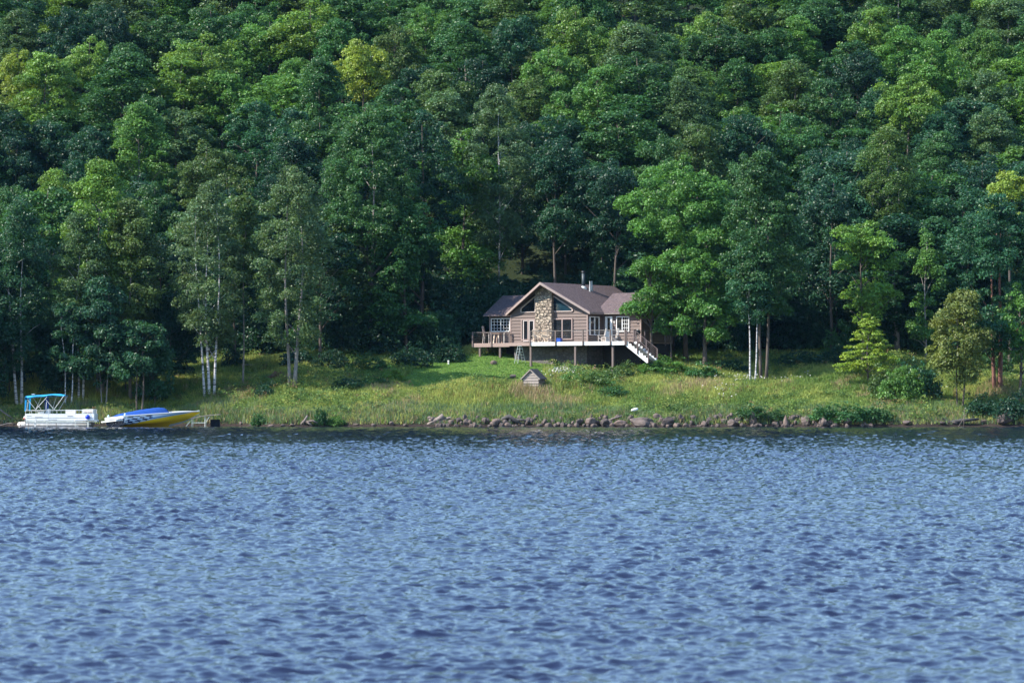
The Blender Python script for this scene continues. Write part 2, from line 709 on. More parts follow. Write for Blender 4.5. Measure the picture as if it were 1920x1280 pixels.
def siding(mb, o, du, L, z0, z1, n, topfn=None, step=0.29):
    """lap boards along du from point o, facing n; topfn(z)->(ua,ub) clips a gable"""
    o, du, n = Vector(o), Vector(du), Vector(n)
    z = z0
    while z < z1 - 1e-4:
        zb = min(z1, z + step)
        a0, b0 = topfn(z) if topfn else (0, L)
        a1, b1 = topfn(zb) if topfn else (0, L)
        if b0 - a0 < 0.02:
            break
        if b1 < a1:
            a1 = b1 = (a1 + b1) / 2
        lo, hi = (0.065, 0.008) if step > 0.2 else (0.075, 0.006)
        P = lambda uu, zz, t: o + du * uu + n * t + Vector((0, 0, zz))
        vs = [P(a0, z, 0), P(b0, z, 0), P(b1, zb, 0), P(a1, zb, 0), P(a0, z, lo), P(b0, z, lo), P(b1, zb, hi), P(a1, zb, hi)]
        mb.add(vs, [(3, 2, 1, 0), (4, 5, 6, 7), (0, 1, 5, 4), (1, 2, 6, 5), (2, 3, 7, 6), (3, 0, 4, 7)])
        z = zb
    return mb


def roofline(z):
    t = max(0.0, (AZ - 0.12 - z) / PITCH)
    return (max(0, UC - t), min(W, UC + t))


mb = MB()
siding(mb, (0, 0, D), (1, 0, 0), W, 0, AZ - 0.25 - D, (0, -1, 0), lambda z: roofline(z + D))
mb.build('front_wall', M['siding'], house)
mb = MB()
siding(mb, (W, 0, D), (0, 1, 0), REC, 0, EZ + 0.1 - D, (1, 0, 0))
mb.build('return_wall', M['siding'], house)
mb = MB()
siding(mb, (0, 0, D), (0, 1, 0), REC, 0, EZ + 0.1 - D, (-1, 0, 0))
mb.build('return_wall', M['siding'], house)
mb = MB()
siding(mb, (W, REC, D), (1, 0, 0), WL, 0, WEZ + 0.2 - D, (0, -1, 0))
mb.build('wing_wall', M['siding'], house)
mb = MB()
siding(mb, (-WL, REC, D), (1, 0, 0), WL, 0, WEZ + 0.2 - D, (0, -1, 0))
mb.build('wing_wall', M['siding'], house)
VM = REC - 0.5 + WHALF
wingline = lambda z: (max(0, VM - REC - (WRZ - 0.1 - z) / PITCH), min(2 * (VM - REC), VM - REC + (WRZ - 0.1 - z) / PITCH))
for ux, nn in ((W + WL, 1), (-WL, -1)):
    mb = siding(MB(), (ux, REC, D), (0, 1, 0), 2 * (VM - REC), 0, WRZ - 0.15 - D, (nn, 0, 0), lambda z: wingline(z + D))
    mb.build('gable_wall', M['siding'], house)
# plain core behind the boards, and the back of the house
mb = MB()
mb.span((0.02, 0.02, D - 0.1), (W - 0.02, ML, EZ + 0.1))
mb.prism([(0.02, 0.02, EZ + 0.1), (W - 0.02, 0.02, EZ + 0.1), (UC, 0.02, AZ - 0.2)], (0, ML - 0.02, 0))
mb.span((-WL + 0.02, REC + 0.02, D - 0.1), (0.01, 2 * VM - REC - 0.02, WEZ + 0.1))
mb.span((W - 0.01, REC + 0.02, D - 0.1), (W + WL - 0.02, 2 * VM - REC - 0.02, WEZ + 0.1))
mb.build('inner_wall', M['trim_brown'], house)
# corner boards
for (uu, vv) in ((0.0, -0.03), (W, -0.03), (-WL, REC - 0.03), (W + WL, REC - 0.03)):
    zt = EZ - 0.02
    mb = MB()
    mb.span((uu - 0.06, vv - 0.045, D + 0.005), (uu + 0.06, vv + 0.1, zt))
    mb.build('corner_board', M['trim_brown'], house)

# roofs
def rz(u):
    return AZ - abs(u - UC) * PITCH


mb = MB()
for sgn in (-1, 1):
    ue = UC + sgn * (UC + EV)
    poly = [(UC, -OA, AZ), (ue, -OE, EZ), (ue, ML + 0.4, EZ), (UC, ML + 0.4, AZ)]
    mb.prism([(p[0], p[1], p[2] + 0.10) for p in poly], (0, 0, -0.10))
main_roof = mb.build('roof', M['shingle'], house)
for sgn in (-1, 1):
    mb = MB()
    u0, u1 = (-WL - 0.45, 0.6) if sgn < 0 else (W - 0.6, W + WL + 0.45)
    for side in (-1, 1):
        ve = VM + side * WHALF
        poly = [(u0, ve, WEZ), (u1, ve, WEZ), (u1, VM, WRZ), (u0, VM, WRZ)]
        mb.prism([(p[0], p[1], p[2] + 0.09) for p in poly], (0, 0, -0.09))
    mb.build('wing_roof', M['shingle'], house)
# rake and eave boards
mb = MB()
for sgn in (-1, 1):
    ue = UC + sgn * (UC + EV)
    a, b = Vector((UC, -OA - 0.035, AZ)), Vector((ue, -OE - 0.035, EZ))
    poly = [a + Vector((0, 0, 0.115)), b + Vector((0, 0, 0.115)), b + Vector((0, 0, -0.11)), a + Vector((0, 0, -0.13))]
    mb.prism(poly, (0, 0.06, 0))
    mb.bar((ue + sgn * 0.02, -OE + 0.03, EZ + 0.0), (ue + sgn * 0.02, REC, EZ + 0.0), 0.05, 0.16)
mb.build('rake_board', plain('rake_paint', (0.29, 0.225, 0.21), 0.5, 0.1), house)
mb = MB()
ve = VM - WHALF - 0.02
mb.bar((-WL - 0.45, ve, WEZ + 0.01), (-EV - 0.05, ve, WEZ + 0.01), 0.05, 0.07)
mb.build('gutter', M['trim_brown'], house)
mb = MB()
mb.bar((W + EV + 0.05, ve, WEZ + 0.01), (W + WL + 0.45, ve, WEZ + 0.01), 0.05, 0.07)
mb.build('gutter', M['grey_plank'], house)
# soffit under the prow so that the underside reads as boards
# stone chimney
cu0, cu1 = HU(zx(655), -0.45), HU(zx(797), -0.45)
mb = MB()
npt = 8
poly = [(cu0, 0, D - 0.028), (cu1, 0, D - 0.028)]
top = [(cu1 + (cu0 - cu1) * i / npt) for i in range(npt + 1)]
poly += [(t, 0, rz(t) - 0.06) for t in top]
mb.prism([(p[0], 0.01, p[2]) for p in poly], (0, -0.46, 0))
# single proud stones give the face its relief
rs = np.random.default_rng(5)
zc = D + 0.1
while zc < AZ - 0.5:
    hh = rs.uniform(0.16, 0.30)
    u = cu0
    while u < cu1 - 0.05:
        ww = min(rs.uniform(0.18, 0.5), cu1 - u)
        if min(rz(u), rz(u + ww)) - 0.08 > zc + hh:
            pr = rs.uniform(0.01, 0.10)
            j = lambda: rs.uniform(-0.035, 0.035)
            f = [(u + 0.02 + j(), -0.452 - pr, zc + 0.02 + j()), (u + ww - 0.02 + j(), -0.452 - pr, zc + 0.02 + j()),
                 (u + ww - 0.02 + j(), -0.452 - pr * 0.8, zc + hh - 0.02 + j()), (u + 0.02 + j(), -0.452 - pr * 0.8, zc + hh - 0.02 + j())]
            mb.prism(f, (0, 0.05 + pr, 0))
        u += ww
    zc += hh
mb.build('chimney', M['chimney_stone'], house)


# windows: frame is the part, pane its sub-part
def win_front(name, x0, x1, y0, y1, v, mat_f, mat_g, bars_u=(), bars_z=(), grid=None, fr=0.07, facing='front', uw=None):
    """window in a wall facing front at depth v; x/y in the enlarged-photo coordinates of the house"""
    u0, u1 = HU(zx(x0), v), HU(zx(x1), v)
    um = (u0 + u1) / 2
    z0, z1 = HZl(zy(y1), um, v), HZl(zy(y0), um, v)
    z0 = max(z0, D + 0.02)
    f = MB()
    va, vb = v - 0.15, v - 0.03
    f.span((u0, va, z0), (u0 + fr, vb, z1))
    f.span((u1 - fr, va, z0), (u1, vb, z1))
    f.span((u0 + fr, va, z1 - fr), (u1 - fr, vb, z1))
    f.span((u0 + fr, va, z0), (u1 - fr, vb, z0 + fr))
    for t in bars_u:
        uc = u0 + (u1 - u0) * t
        f.span((uc - fr / 2, va + 0.005, z0 + fr), (uc + fr / 2, vb, z1 - fr))
    if grid:
        (ta, tb, nu, nz) = grid
        ga, gb = u0 + (u1 - u0) * ta, u0 + (u1 - u0) * tb
        for i in range(1, nu):
            uc = ga + (gb - ga) * i / nu
            f.span((uc - 0.014, va + 0.03, z0 + fr), (uc + 0.014, vb, z1 - fr))
        for i in range(1, nz):
            zc_ = z0 + (z1 - z0) * i / nz
            f.span((ga, va + 0.034, zc_ - 0.014), (gb, vb, zc_ + 0.014))
    fo = f.build(name, mat_f, house)
    MB().span((u0 + 0.02, v - 0.095, z0 + 0.02), (u1 - 0.02, v - 0.085, z1 - 0.02)).build('pane', mat_g, fo)
    return u0, u1, z0, z1, fo


win_front('patio_door', 541, 662, 538, 722, 0, M['trim_brown'], M['glass'], (0.5,), fr=0.10)
# inner white leaves of the patio door
u0d, u1d = HU(zx(556), 0), HU(zx(655), 0)
mb = MB()
for i in range(2):
    a = u0d + (u1d - u0d) * i / 2
    b = u0d + (u1d - u0d) * (i + 1) / 2
    z1d = HZl(zy(548), a, 0)
    mb.span((a + 0.02, -0.135, D + 0.1), (a + 0.12, -0.097, z1d))
    mb.span((b - 0.12, -0.135, D + 0.1), (b - 0.02, -0.097, z1d))
    mb.span((a + 0.12, -0.13, D + 0.1), (b - 0.12, -0.097, D + 0.3))
    mb.span((a + 0.12, -0.13, z1d - 0.1), (b - 0.12, -0.097, z1d))
mb.build('door_leaf', plain('door_leaf', (0.42, 0.37, 0.36), 0.5, 0.1), house)
win_front('picture_window', 806, 982, 533, 718, 0, M['trim_brown'], M['glass'], (0.5,), fr=0.11)
win_front('casement_window', 283, 446, 533, 648, REC, M['white_trim'], M['glass'], (0.52,), grid=(0, 1, 6, 4), fr=0.08)
win_front('sliding_window', 1358, 1468, 517, 648, REC, M['white_trim'], M['glass'], (0.46,), grid=(0.46, 1, 3, 4), fr=0.07)
u0, u1, z0, z1, ed = win_front('entry_door', 1262, 1322, 518, 735, REC, M['white_trim'], M['glass'], fr=0.11)
mb = MB()
mb.span((u0 + 0.1, REC - 0.125, z0), (u1 - 0.1, REC - 0.1, z0 + (z1 - z0) * 0.42))
mb.span((u0 + 0.1, REC - 0.12, z0 + (z1 - z0) * 0.42), (u0 + 0.24, REC - 0.1, z1 - 0.1))
mb.span((u1 - 0.24, REC - 0.12, z0 + (z1 - z0) * 0.42), (u1 - 0.1, REC - 0.1, z1 - 0.1))
mb.build('door_panel', M['white_trim'], ed)
# wall lamp beside the entry door
mb = MB()
ul = HU(zx(1340), REC)
zl = HZl(zy(565), ul, REC)
mb.tube([(ul, REC - 0.1, zl - 0.12), (ul, REC - 0.1, zl + 0.1)], [0.05, 0.07], 8)
mb.span((ul - 0.03, REC - 0.1, zl - 0.03), (ul + 0.03, REC - 0.03, zl + 0.03))
mb.build('wall_lamp', M['pale_plastic'], house)

# window in the return wall (faces u+)
def side_v(px):
    a = (px - CX) / FPX
    u = W + 0.08
    return (a * (HY0 - u * ST) - HX0 - u * CT) / (ST - a * CT)


va, vb = side_v(zx(1122)), side_v(zx(1203))
z0, z1 = HZl(zy(680), W, 1.2), HZl(zy(518), W, 1.2)
f = MB()
for (p, q) in (((va, z0), (va + 0.1, z1)), ((vb - 0.1, z0), (vb, z1)), ((va + 0.1, z0), (vb - 0.1, z0 + 0.08)), ((va + 0.1, z1 - 0.08), (vb - 0.1, z1)), (((va + vb) / 2 - 0.05, z0 + 0.08), ((va + vb) / 2 + 0.05, z1 - 0.08))):
    f.span((W + 0.03, p[0], p[1]), (W + 0.15, q[0], q[1]))
fo = f.build('side_window', M['white_trim'], house)
MB().span((W + 0.085, va + 0.02, z0 + 0.02), (W + 0.095, vb - 0.02, z1 - 0.02)).build('pane', M['glass'], fo)
# window in the far gable end
f = MB()
gu = W + WL
for (p, q) in (((4.0, D + 0.9), (4.1, D + 2.1)), ((5.0, D + 0.9), (5.1, D + 2.1)), ((4.1, D + 0.9), (5.0, D + 1.0)), ((4.1, D + 2.0), (5.0, D + 2.1))):
    f.span((gu + 0.03, p[0], p[1]), (gu + 0.15, q[0], q[1]))
fo = f.build('gable_window', M['trim_brown'], house)
MB().span((gu + 0.085, 4.02, D + 0.92), (gu + 0.095, 5.08, D + 2.08)).build('pane', M['glass'], fo)


# gable glazing beside the chimney
def gable_glass(xa, xb, ya, yta, ytb, gm):
    ua, ub = HU(zx(xa), 0), HU(zx(xb), 0)
    zb_ = HZl(zy(ya), UC, 0)
    za, zt = HZl(zy(yta), ua, 0), HZl(zy(ytb), ub, 0)
    lo, hi = -0.11, -0.03
    pts = [Vector((ua, hi, zb_)), Vector((ub, hi, zb_)), Vector((ub, hi, zt)), Vector((ua, hi, za))]
    f = MB()
    for i in range(4):
        p, q = pts[i], pts[(i + 1) % 4]
        if (q - p).length < 0.05:
            continue
        f.bar(p + Vector((0, -0.06, 0)), q + Vector((0, -0.06, 0)), 0.12 + 0.003 * i, 0.085)
    fo = f.build('gable_glazing', plain('glazing_trim', (0.42, 0.34, 0.32), 0.5, 0.1), house)
    MB().prism([p + Vector((0, -0.07, 0)) for p in pts], (0, 0.01, 0)).build('pane', gm, fo)


gable_glass(540, 662, 478, 452, 345, M['glass'])
gable_glass(803, 980, 476, 332, 452, M['glass_teal'])

# stove pipe and vents on the slope
def on_roof(px, py):
    """point of the right-hand slope seen at a photo pixel"""
    best = None
    for u in np.linspace(UC, W + EV, 200):
        z = rz(u)
        Y = HY0
        v = 0
        for _ in range(4):
            Y = HY0 - u * ST + v * CT
            v = ((px - CX) / FPX * Y - HX0 - u * CT) / ST
        e = abs(topy(z + HB, Y) - py)
        if best is None or e < best[0]:
            best = (e, u, v, z)
    return best[1:]


u, v, z = on_roof(zx(1070), zy(278))
sp = MB().tube([(u, v, z - 0.1), (u, v, z + 1.42)], 0.165, 14).build('stove_pipe', M['pipe_grey'], house, True)
MB().tube([(u, v, z + 1.42), (u, v, z + 1.50), (u, v, z + 1.50), (u, v, z + 1.62)], [0.13, 0.13, 0.25, 0.22], 14).build('rain_cap', M['black'], sp)
MB().tube([(u, v, z - 0.12), (u, v, z + 0.06), (u, v, z + 0.22)], [0.34, 0.30, 0.18], 14).build('flashing', M['steel'], sp)
for k, (xx, yy, hh) in enumerate(((1126, 312, 1.05), (1142, 306, 1.0))):
    u, v, z = on_roof(zx(xx), zy(yy))
    MB().tube([(u, v, z - 0.1), (u, v, z + hh * 0.5), (u, v, z + hh * 0.5), (u, v, z + hh)], [0.09, 0.085, 0.06, 0.06], 10).build('vent_pipe', M['steel'], house)

# foundation
mb = MB()
mb.span((0.25, 0.15, -1.2), (W - 0.2, ML - 0.3, D - 0.1))
mb.build('foundation', M['foundation_stone'], house)
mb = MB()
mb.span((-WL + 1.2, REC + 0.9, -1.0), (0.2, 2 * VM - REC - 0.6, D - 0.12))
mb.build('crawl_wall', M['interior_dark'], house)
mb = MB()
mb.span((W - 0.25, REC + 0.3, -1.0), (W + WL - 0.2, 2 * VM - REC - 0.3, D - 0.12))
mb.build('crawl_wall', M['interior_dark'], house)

# deck (part) with its sub-parts
FV = -2.1                                        # front edge of the lake-side deck
uA = HU(993.5, FV)
uB = HU(1173.0, FV)
uL = HU(886.5, -0.25)
deck = MB()
deck.span((uL, -0.22, D - 0.09), (0.02, REC + 0.02, D - 0.03))
deck.span((0.02, -0.92, D - 0.092), (uA, -0.02, D - 0.032))
deck.span((uA, FV, D - 0.09), (uB, -0.02, D - 0.03))
deck.span((W + 0.03, -0.02, D - 0.09), (uB, REC + 0.02, D - 0.03))
deck.span((W + WL, REC + 0.02, D - 0.093), (uB, REC + 2.2, D - 0.033))
deck = deck.build('deck', M['deck_wood'], house)
MB().span((uA - 0.03, FV - 0.045, D - 0.33), (uB + 0.03, FV + 0.0, D + 0.005)).build('deck_fascia', M['white_paint'], deck)
mb = MB()
mb.span((uL - 0.04, -0.27, D - 0.36), (0.05, -0.222, D - 0.0))
mb.span((uL - 0.04, -0.222, D - 0.34), (uL, REC, D - 0.02))
mb.span((0.05, -0.965, D - 0.30), (uA - 0.03, -0.922, D - 0.005))
mb.span((0.03, -0.922, D - 0.30), (0.07, -0.27, D - 0.007))
mb.build('deck_skirt', M['trim_brown'], deck)
for i in range(9):
    mb = MB()
    uu = uA + 0.3 + (uB - uA - 0.6) * i / 8
    mb.span((uu - 0.03, FV + 0.05, D - 0.30), (uu + 0.03, -0.1, D - 0.095))
    mb.build('joist', M['post_wood'], deck)
for i in range(5):
    mb = MB()
    uu = uL + 0.3 + (-uL - 0.5) * i / 4
    mb.span((uu - 0.03, -0.2, D - 0.30), (uu + 0.03, REC, D - 0.095))
    mb.build('joist', M['post_wood'], deck)


def support(px, v):
    u = HU(px, v)
    Y = HY0 - u * ST + v * CT
    x = HX0 + u * CT + v * ST
    g = float(ground(x, Y)) - HB - 0.3
    MB().span((u - 0.09, v - 0.09, g), (u + 0.09, v + 0.09, D - 0.1)).build('support_post', M['post_wood'], deck)


for px, v in ((zx(184), -0.1), (zx(357), -0.1), (zx(250), REC - 0.4), (zx(620), FV + 0.15), (zx(1002), FV + 0.15), (zx(1323), FV + 0.15)):
    support(px, v)
RH = 1.06


def rail_run(pts, mat_post, mat_rail, posts=True, cables=4):
    for (u, v) in pts:
        MB().span((u - 0.055, v - 0.055, D - 0.33), (u + 0.055, v + 0.055, D + RH)).build('rail_post', mat_post, deck)
    r = MB()
    for (a, b) in zip(pts[:-1], pts[1:]):
        va_, vb_ = Vector((a[0], a[1], D + RH - 0.06)), Vector((b[0], b[1], D + RH - 0.06))
        d = (vb_ - va_).normalized() * 0.056
        r.bar(va_ + d, vb_ - d, 0.05, 0.06)
        for c in range(cables):
            dz = Vector((0, 0, -0.20 - c * 0.2))
            r.bar(va_ + d + dz, vb_ - d + dz, 0.016, 0.016)
    r.build('railing', mat_rail, deck)


vf = FV - 0.0
rail_run([(uL + 0.02, REC - 0.1), (uL + 0.02, -0.30), (HU(zx(281), -0.3), -0.30), (HU(zx(437), -0.3), -0.30)], M['post_wood'], M['cable'])
xsr = [612, 830, 1065, 1300, 1427]
rail_run([(uA - 0.09, -1.0)] + [(HU(zx(x), FV - 0.1), FV - 0.1) for x in xsr], M['post_wood'], M['cable'])
rail_run([(uB, -0.7), (uB, 1.1), (uB, REC + 2.1)], M['rail_dark'], M['cable'])
# stairs run down from the deck's end
st = MB()
n = 8
run, rise = 0.30, 0.21
V0, V1 = FV + 0.0, FV + 1.35
for i in range(n):
    st.span((uB + 0.04 + i * run, V0 + 0.05, D - 0.03 - (i + 1) * rise - 0.04), (uB + 0.04 + (i + 1) * run + 0.03, V1 - 0.05, D - 0.03 - (i + 1) * rise))
stair = st.build('staircase', M['deck_wood'], house)
for vv in (V0, V1):
    poly = []
    for i in range(n):
        poly.append((uB + 0.03 + i * run, vv, D - 0.02 - i * rise))
        poly.append((uB + 0.03 + (i + 1) * run, vv, D - 0.02 - i * rise))
    poly.append((uB + 0.03 + n * run, vv, D - 0.02 - n * rise))
    poly.append((uB + 0.03 + n * run - 0.15, vv, D - 0.30 - n * rise))
    poly.append((uB + 0.03, vv, D - 0.42))
    MB().prism([(p[0], p[1] - 0.02, p[2]) for p in poly], (0, 0.04, 0)).build('stringer', M['white_paint'], stair)
for vv in (V0 - 0.07, V1 + 0.07):
    a, b = Vector((uB + 0.1, vv, D + 0.95)), Vector((uB + 0.1 + n * run, vv, D + 0.95 - n * rise))
    r = MB()
    for kk in range(5):
        r.bar(a - Vector((0, 0, kk * 0.2)), b - Vector((0, 0, kk * 0.2)), 0.03, 0.05 if kk == 0 else 0.02)
    for t in (0.02, 0.5, 0.98):
        p = a.lerp(b, t)
        r.span((p.x - 0.045, vv - 0.052, p.z - 1.25), (p.x + 0.045, vv + 0.052, p.z + 0.06))
    r.build('stair_rail', M['rail_dark'], stair)


def HW(u, v, z=0):
    return Vector((HX0 + u * CT + v * ST, HY0 - u * ST + v * CT, HB + D - 0.03 + z))


# ------------------------------------------------------------------ things on the deck
def adirondack(mat, label, u, v, face, high=False, name='deck_chair'):
    """slatted deck chair; local +x is where the sitter faces"""
    t = thing(name, label, 'chair', HW(u, v), face - TH)
    sh = 0.75 if high else 0.36
    s = MB()
    for i in range(5):
        x = -0.22 + i * 0.115
        s.box((x, 0, sh + 0.05 * i / 4), (0.10, 0.52, 0.025))
    s.build('seat', mat, t)
    b = MB()
    for i in range(6):
        y = -0.25 + i * 0.10
        top_ = 0.82 + 0.06 * math.sin(math.pi * (i + 0.5) / 6)
        b.bar((-0.24, y, sh - 0.02), (-0.24 - 0.16 * top_ / 0.75, y, sh + top_), 0.099, 0.025)
    b.bar((-0.335, -0.28, sh + 0.28), (-0.335, 0.28, sh + 0.28), 0.03, 0.07)
    b.build('backrest', mat, t)
    for sy in (-1, 1):
        MB().bar((-0.34, sy * 0.33, sh + 0.25), (0.34, sy * 0.33, sh + 0.25), 0.13, 0.03).build('armrest', mat, t)
        l = MB()
        l.bar((0.26, sy * 0.29, 0.0), (0.26, sy * 0.29, sh + 0.235), 0.05, 0.09)
        l.build('leg', M['chair_white'] if high else mat, t)
        l = MB()
        l.bar((-0.42 if not high else -0.34, sy * 0.28, 0.02), (-0.26 if high else 0.21, sy * 0.28, sh + 0.2 if high else sh + 0.0), 0.045, 0.085)
        l.build('leg', M['chair_white'] if high else mat, t)
    return t


G_CH = 'chairs on the cottage deck'
for (x, lab, fc, vv) in ((665, 'tan slat-back chair seen from behind in front of patio door', 1.72, FV + 0.62), (752, 'tan slat-back chair seen from behind in front of stone chimney', 1.52, FV + 0.62)):
    u = HU(zx(x), vv)
    tag(adirondack(M['chair_tan'], lab, u, vv, fc + 0.2), group=G_CH)
for (x, lab, fc, vv) in ((1222, 'pale reclining deck chair below the small side window', math.pi + TH, -0.4), (1330, 'pale reclining deck chair nearest the stairs', math.pi + TH + 0.2, -0.5)):
    u = HU(zx(x), vv)
    tag(adirondack(M['chair_white'], lab, u, vv, fc), group=G_CH)
for (x, lab, fc, vv) in ((243, 'tall brown bar chair at outer end of the deck table', 0.35, 0.45), (412, 'tall brown bar chair between deck table and house corner', math.pi - 0.1 + TH, 0.35)):
    u = HU(zx(x), vv)
    tag(adirondack(M['chair_brown'], lab, u, vv, fc, True, 'bar_chair'), group=G_CH)
ut = HU(zx(335), 0.5)
tb = thing('deck_table', 'tall brown table between the two bar chairs', 'table', HW(ut, 0.5), -TH)
MB().box((0, 0, 0.93), (0.95, 0.8, 0.05)).build('table_top', M['chair_brown'], tb)
for sx in (-1, 1):
    for sy in (-1, 1):
        MB().bar((sx * 0.30, sy * 0.26, 0), (sx * 0.22, sy * 0.2, 0.905), 0.09, 0.09).build('leg', M['chair_tan'] if sy < 0 else M['chair_brown'], tb)
us = HU(zx(1262), -0.6)
sb = thing('side_table', 'low pale slatted table between the two reclining deck chairs', 'table', HW(us, -0.75), -TH)
MB().box((0, 0, 0.42), (0.5, 0.45, 0.04)).build('table_top', M['chair_white'], sb)
for sx in (-1, 1):
    for sy in (-1, 1):
        MB().span((sx * 0.2 - 0.03, sy * 0.18 - 0.03, 0), (sx * 0.2 + 0.03, sy * 0.18 + 0.03, 0.40)).build('leg', M['chair_white'], sb)
ug = HU(zx(1532), 0.6)
gr = thing('barbecue_grill', 'black kettle barbecue at the top of the deck stairs', 'grill', HW(ug, 0.6), -TH)
mb = MB()
prof = [(0.12, 0.62), (0.24, 0.68), (0.30, 0.80), (0.31, 0.84)]
mb.tube([(0, 0, z) for r_, z in prof], [r_ for r_, z in prof], 14)
bw = mb.build('bowl', M['black'], gr, True)
mb = MB()
prof = [(0.31, 0.845), (0.29, 0.95), (0.2, 1.04), (0.05, 1.08)]
mb.tube([(0, 0, z) for r_, z in prof], [r_ for r_, z in prof], 14)
ld = mb.build('lid', M['black'], gr, True)
MB().bar((-0.08, 0, 1.11), (0.08, 0, 1.11), 0.03, 0.03).build('handle', M['pale_plastic'], ld)
for k in range(3):
    a = 2.1 * k + 0.4
    MB().tube([(0.15 * math.cos(a), 0.15 * math.sin(a), 0.66), (0.3 * math.cos(a), 0.3 * math.sin(a), 0)], 0.018, 6).build('leg', M['steel'], gr)
uc_ = HU(zx(860), -0.5)
ck = thing('cool_box', 'blue cool box on the deck below the picture window', 'cooler', HW(uc_, -0.5), -TH)
MB().box((0, 0, 0.17), (0.52, 0.34, 0.34)).build('body', M['cooler_blue'], ck)
MB().box((0, 0, 0.372), (0.55, 0.37, 0.06)).build('lid', M['cooler_blue'], ck)
# step ladder in front of the foundation
vl = -1.35
ul = HU(zx(522), vl)
Yl = HY0 - ul * ST + vl * CT
xl = HX0 + ul * CT + vl * ST
zg = float(ground(xl, Yl))
la = thing('step_ladder', 'aluminium step ladder standing open under the deck edge', 'ladder', (xl, Yl, zg), -0.1)
hl = PZ(zy(772), Yl) - zg
LADM = plain('ladder_metal', (0.42, 0.47, 0.47), 0.4, 0.15)
for nm, xa, xb in (('step_frame', -0.30, -0.05), ('rear_frame', 0.38, 0.08)):
    f = MB()
    wb, wt = 0.15, 0.11
    for sgn in (-1, 1):
        f.bar((xa + sgn * wb, -0.25 if xa < 0 else 0.35, 0), (xb + sgn * wt, 0, hl), 0.035, 0.035)
    for i in range(1, 6):
        t = i / 6.0
        f.bar((xa + (xb - xa) * t - 0.15, (-0.25 if xa < 0 else 0.35) * (1 - t), hl * t), (xa + (xb - xa) * t + 0.15, (-0.25 if xa < 0 else 0.35) * (1 - t), hl * t), 0.045, 0.025)
    f.build(nm, LADM, la)
MB().box((0, 0, hl + 0.02), (0.34, 0.16, 0.04)).build('top_cap', LADM, la)

# ------------------------------------------------------------------ small well house, post, rocks on the lawn
def solve_Y(px, py, lo=250.5, hi=300):
    """ground point seen at a photo pixel"""
    Ys = np.linspace(lo, hi, 1200)
    d = topy(ground(PX(px, Ys), Ys), Ys) - py
    i = np.where(d <= 0)[0]
    Y = Ys[i[0]] if len(i) else hi
    return PX(px, Y), Y, float(ground(PX(px, Y), Y))


x, Y, z = solve_Y(1001, 731)
sc = Y / FPX
shed = thing('well_house', 'tiny weathered plank hut with dark pitched roof in the weeds', 'hut', (x, Y, z + 0.08), -0.42)
hw, dp, eh = 0.74, 1.3, 0.98
mb = MB()
tf = lambda zz: (0, 2 * hw) if zz < eh else (max(0, (zz - eh) / 0.95), 2 * hw - max(0, (zz - eh) / 0.95))
siding(mb, (-hw, -dp / 2, 0), (1, 0, 0), 2 * hw, 0, eh + 0.66, (0, -1, 0), tf, 0.24)
mb.build('front_wall', M['grey_plank'], shed)
mb = MB()
siding(mb, (hw, -dp / 2, 0), (0, 1, 0), dp, 0, eh, (1, 0, 0), None, 0.17)
siding(mb, (-hw, -dp / 2, 0), (0, 1, 0), dp, 0, eh, (-1, 0, 0), None, 0.17)
mb.span((-hw + 0.01, -dp / 2 + 0.01, -0.4), (hw - 0.01, dp / 2, eh))
mb.build('side_wall', M['post_wood'], shed)
mb = MB()
for s in (-1, 1):
    mb.prism([(0, -dp / 2 - 0.14, eh + 0.78), (s * (hw + 0.18), -dp / 2 - 0.14, eh - 0.09), (s * (hw + 0.18), dp / 2 + 0.14, eh - 0.09), (0, dp / 2 + 0.14, eh + 0.78)], (0, 0, -0.06))
mb.build('roof', M['slate'], shed)
mb = MB()
for s in (-1, 1):
    mb.bar((0.0, -dp / 2 - 0.16, eh + 0.70), (s * (hw + 0.18), -dp / 2 - 0.16, eh - 0.15), 0.03, 0.09)
mb.build('rake_board', M['grey_plank'], shed)

x, Y, z = solve_Y(841, 683)
po = thing('lawn_pipe', 'short white capped pipe standing in the mown lawn', 'pipe', (x, Y, z))
MB().tube([(0, 0, -0.1), (0, 0, 0.26)], 0.075, 12).build('pipe_body', M['pale_plastic'], po)
MB().tube([(0, 0, 0.26), (0, 0, 0.33), (0, 0, 0.36)], [0.095, 0.095, 0.06], 12).build('cap', M['pale_plastic'], po)


# ------------------------------------------------------------------ rocks
def rock_mesh(seed, kind='round'):
    import bmesh
    r = np.random.default_rng(seed)
    bm = bmesh.new()
    bmesh.ops.create_icosphere(bm, subdivisions=3, radius=0.5)
    dirs = r.normal(size=(9, 3))
    dirs /= np.linalg.norm(dirs, axis=1)[:, None]
    cut = r.uniform(0.30, 0.44, 9)
    for v in bm.verts:
        p = np.array(v.co)
        for d, c in zip(dirs, cut):
            t = p @ d - c
            if t > 0:
                p = p - d * t * 0.92
        p += 0.018 * np.sin(p[[1, 2, 0]] * 17 + seed)
        if kind == 'peak':
            k = 1 - 0.85 * np.clip((p[2] + 0.35) / 0.9, 0, 1)
            p[0] *= k
            p[1] *= k
            p[2] *= 1.1
        v.co = p
    me = bpy.data.meshes.new('rock')
    bm.to_mesh(me)
    bm.free()
    me.materials.append(M['rock'])
    return me


ROCKS = [rock_mesh(s) for s in range(9)]
PEAKS = [rock_mesh(40 + s, 'peak') for s in range(2)]


def rock_at(px, dY):
    Y = float(shore(PX(px, 252))) + 0.1 + dY
    return PX(px, Y), Y, max(-0.12, float(ground(PX(px, Y), Y)) - 0.06)


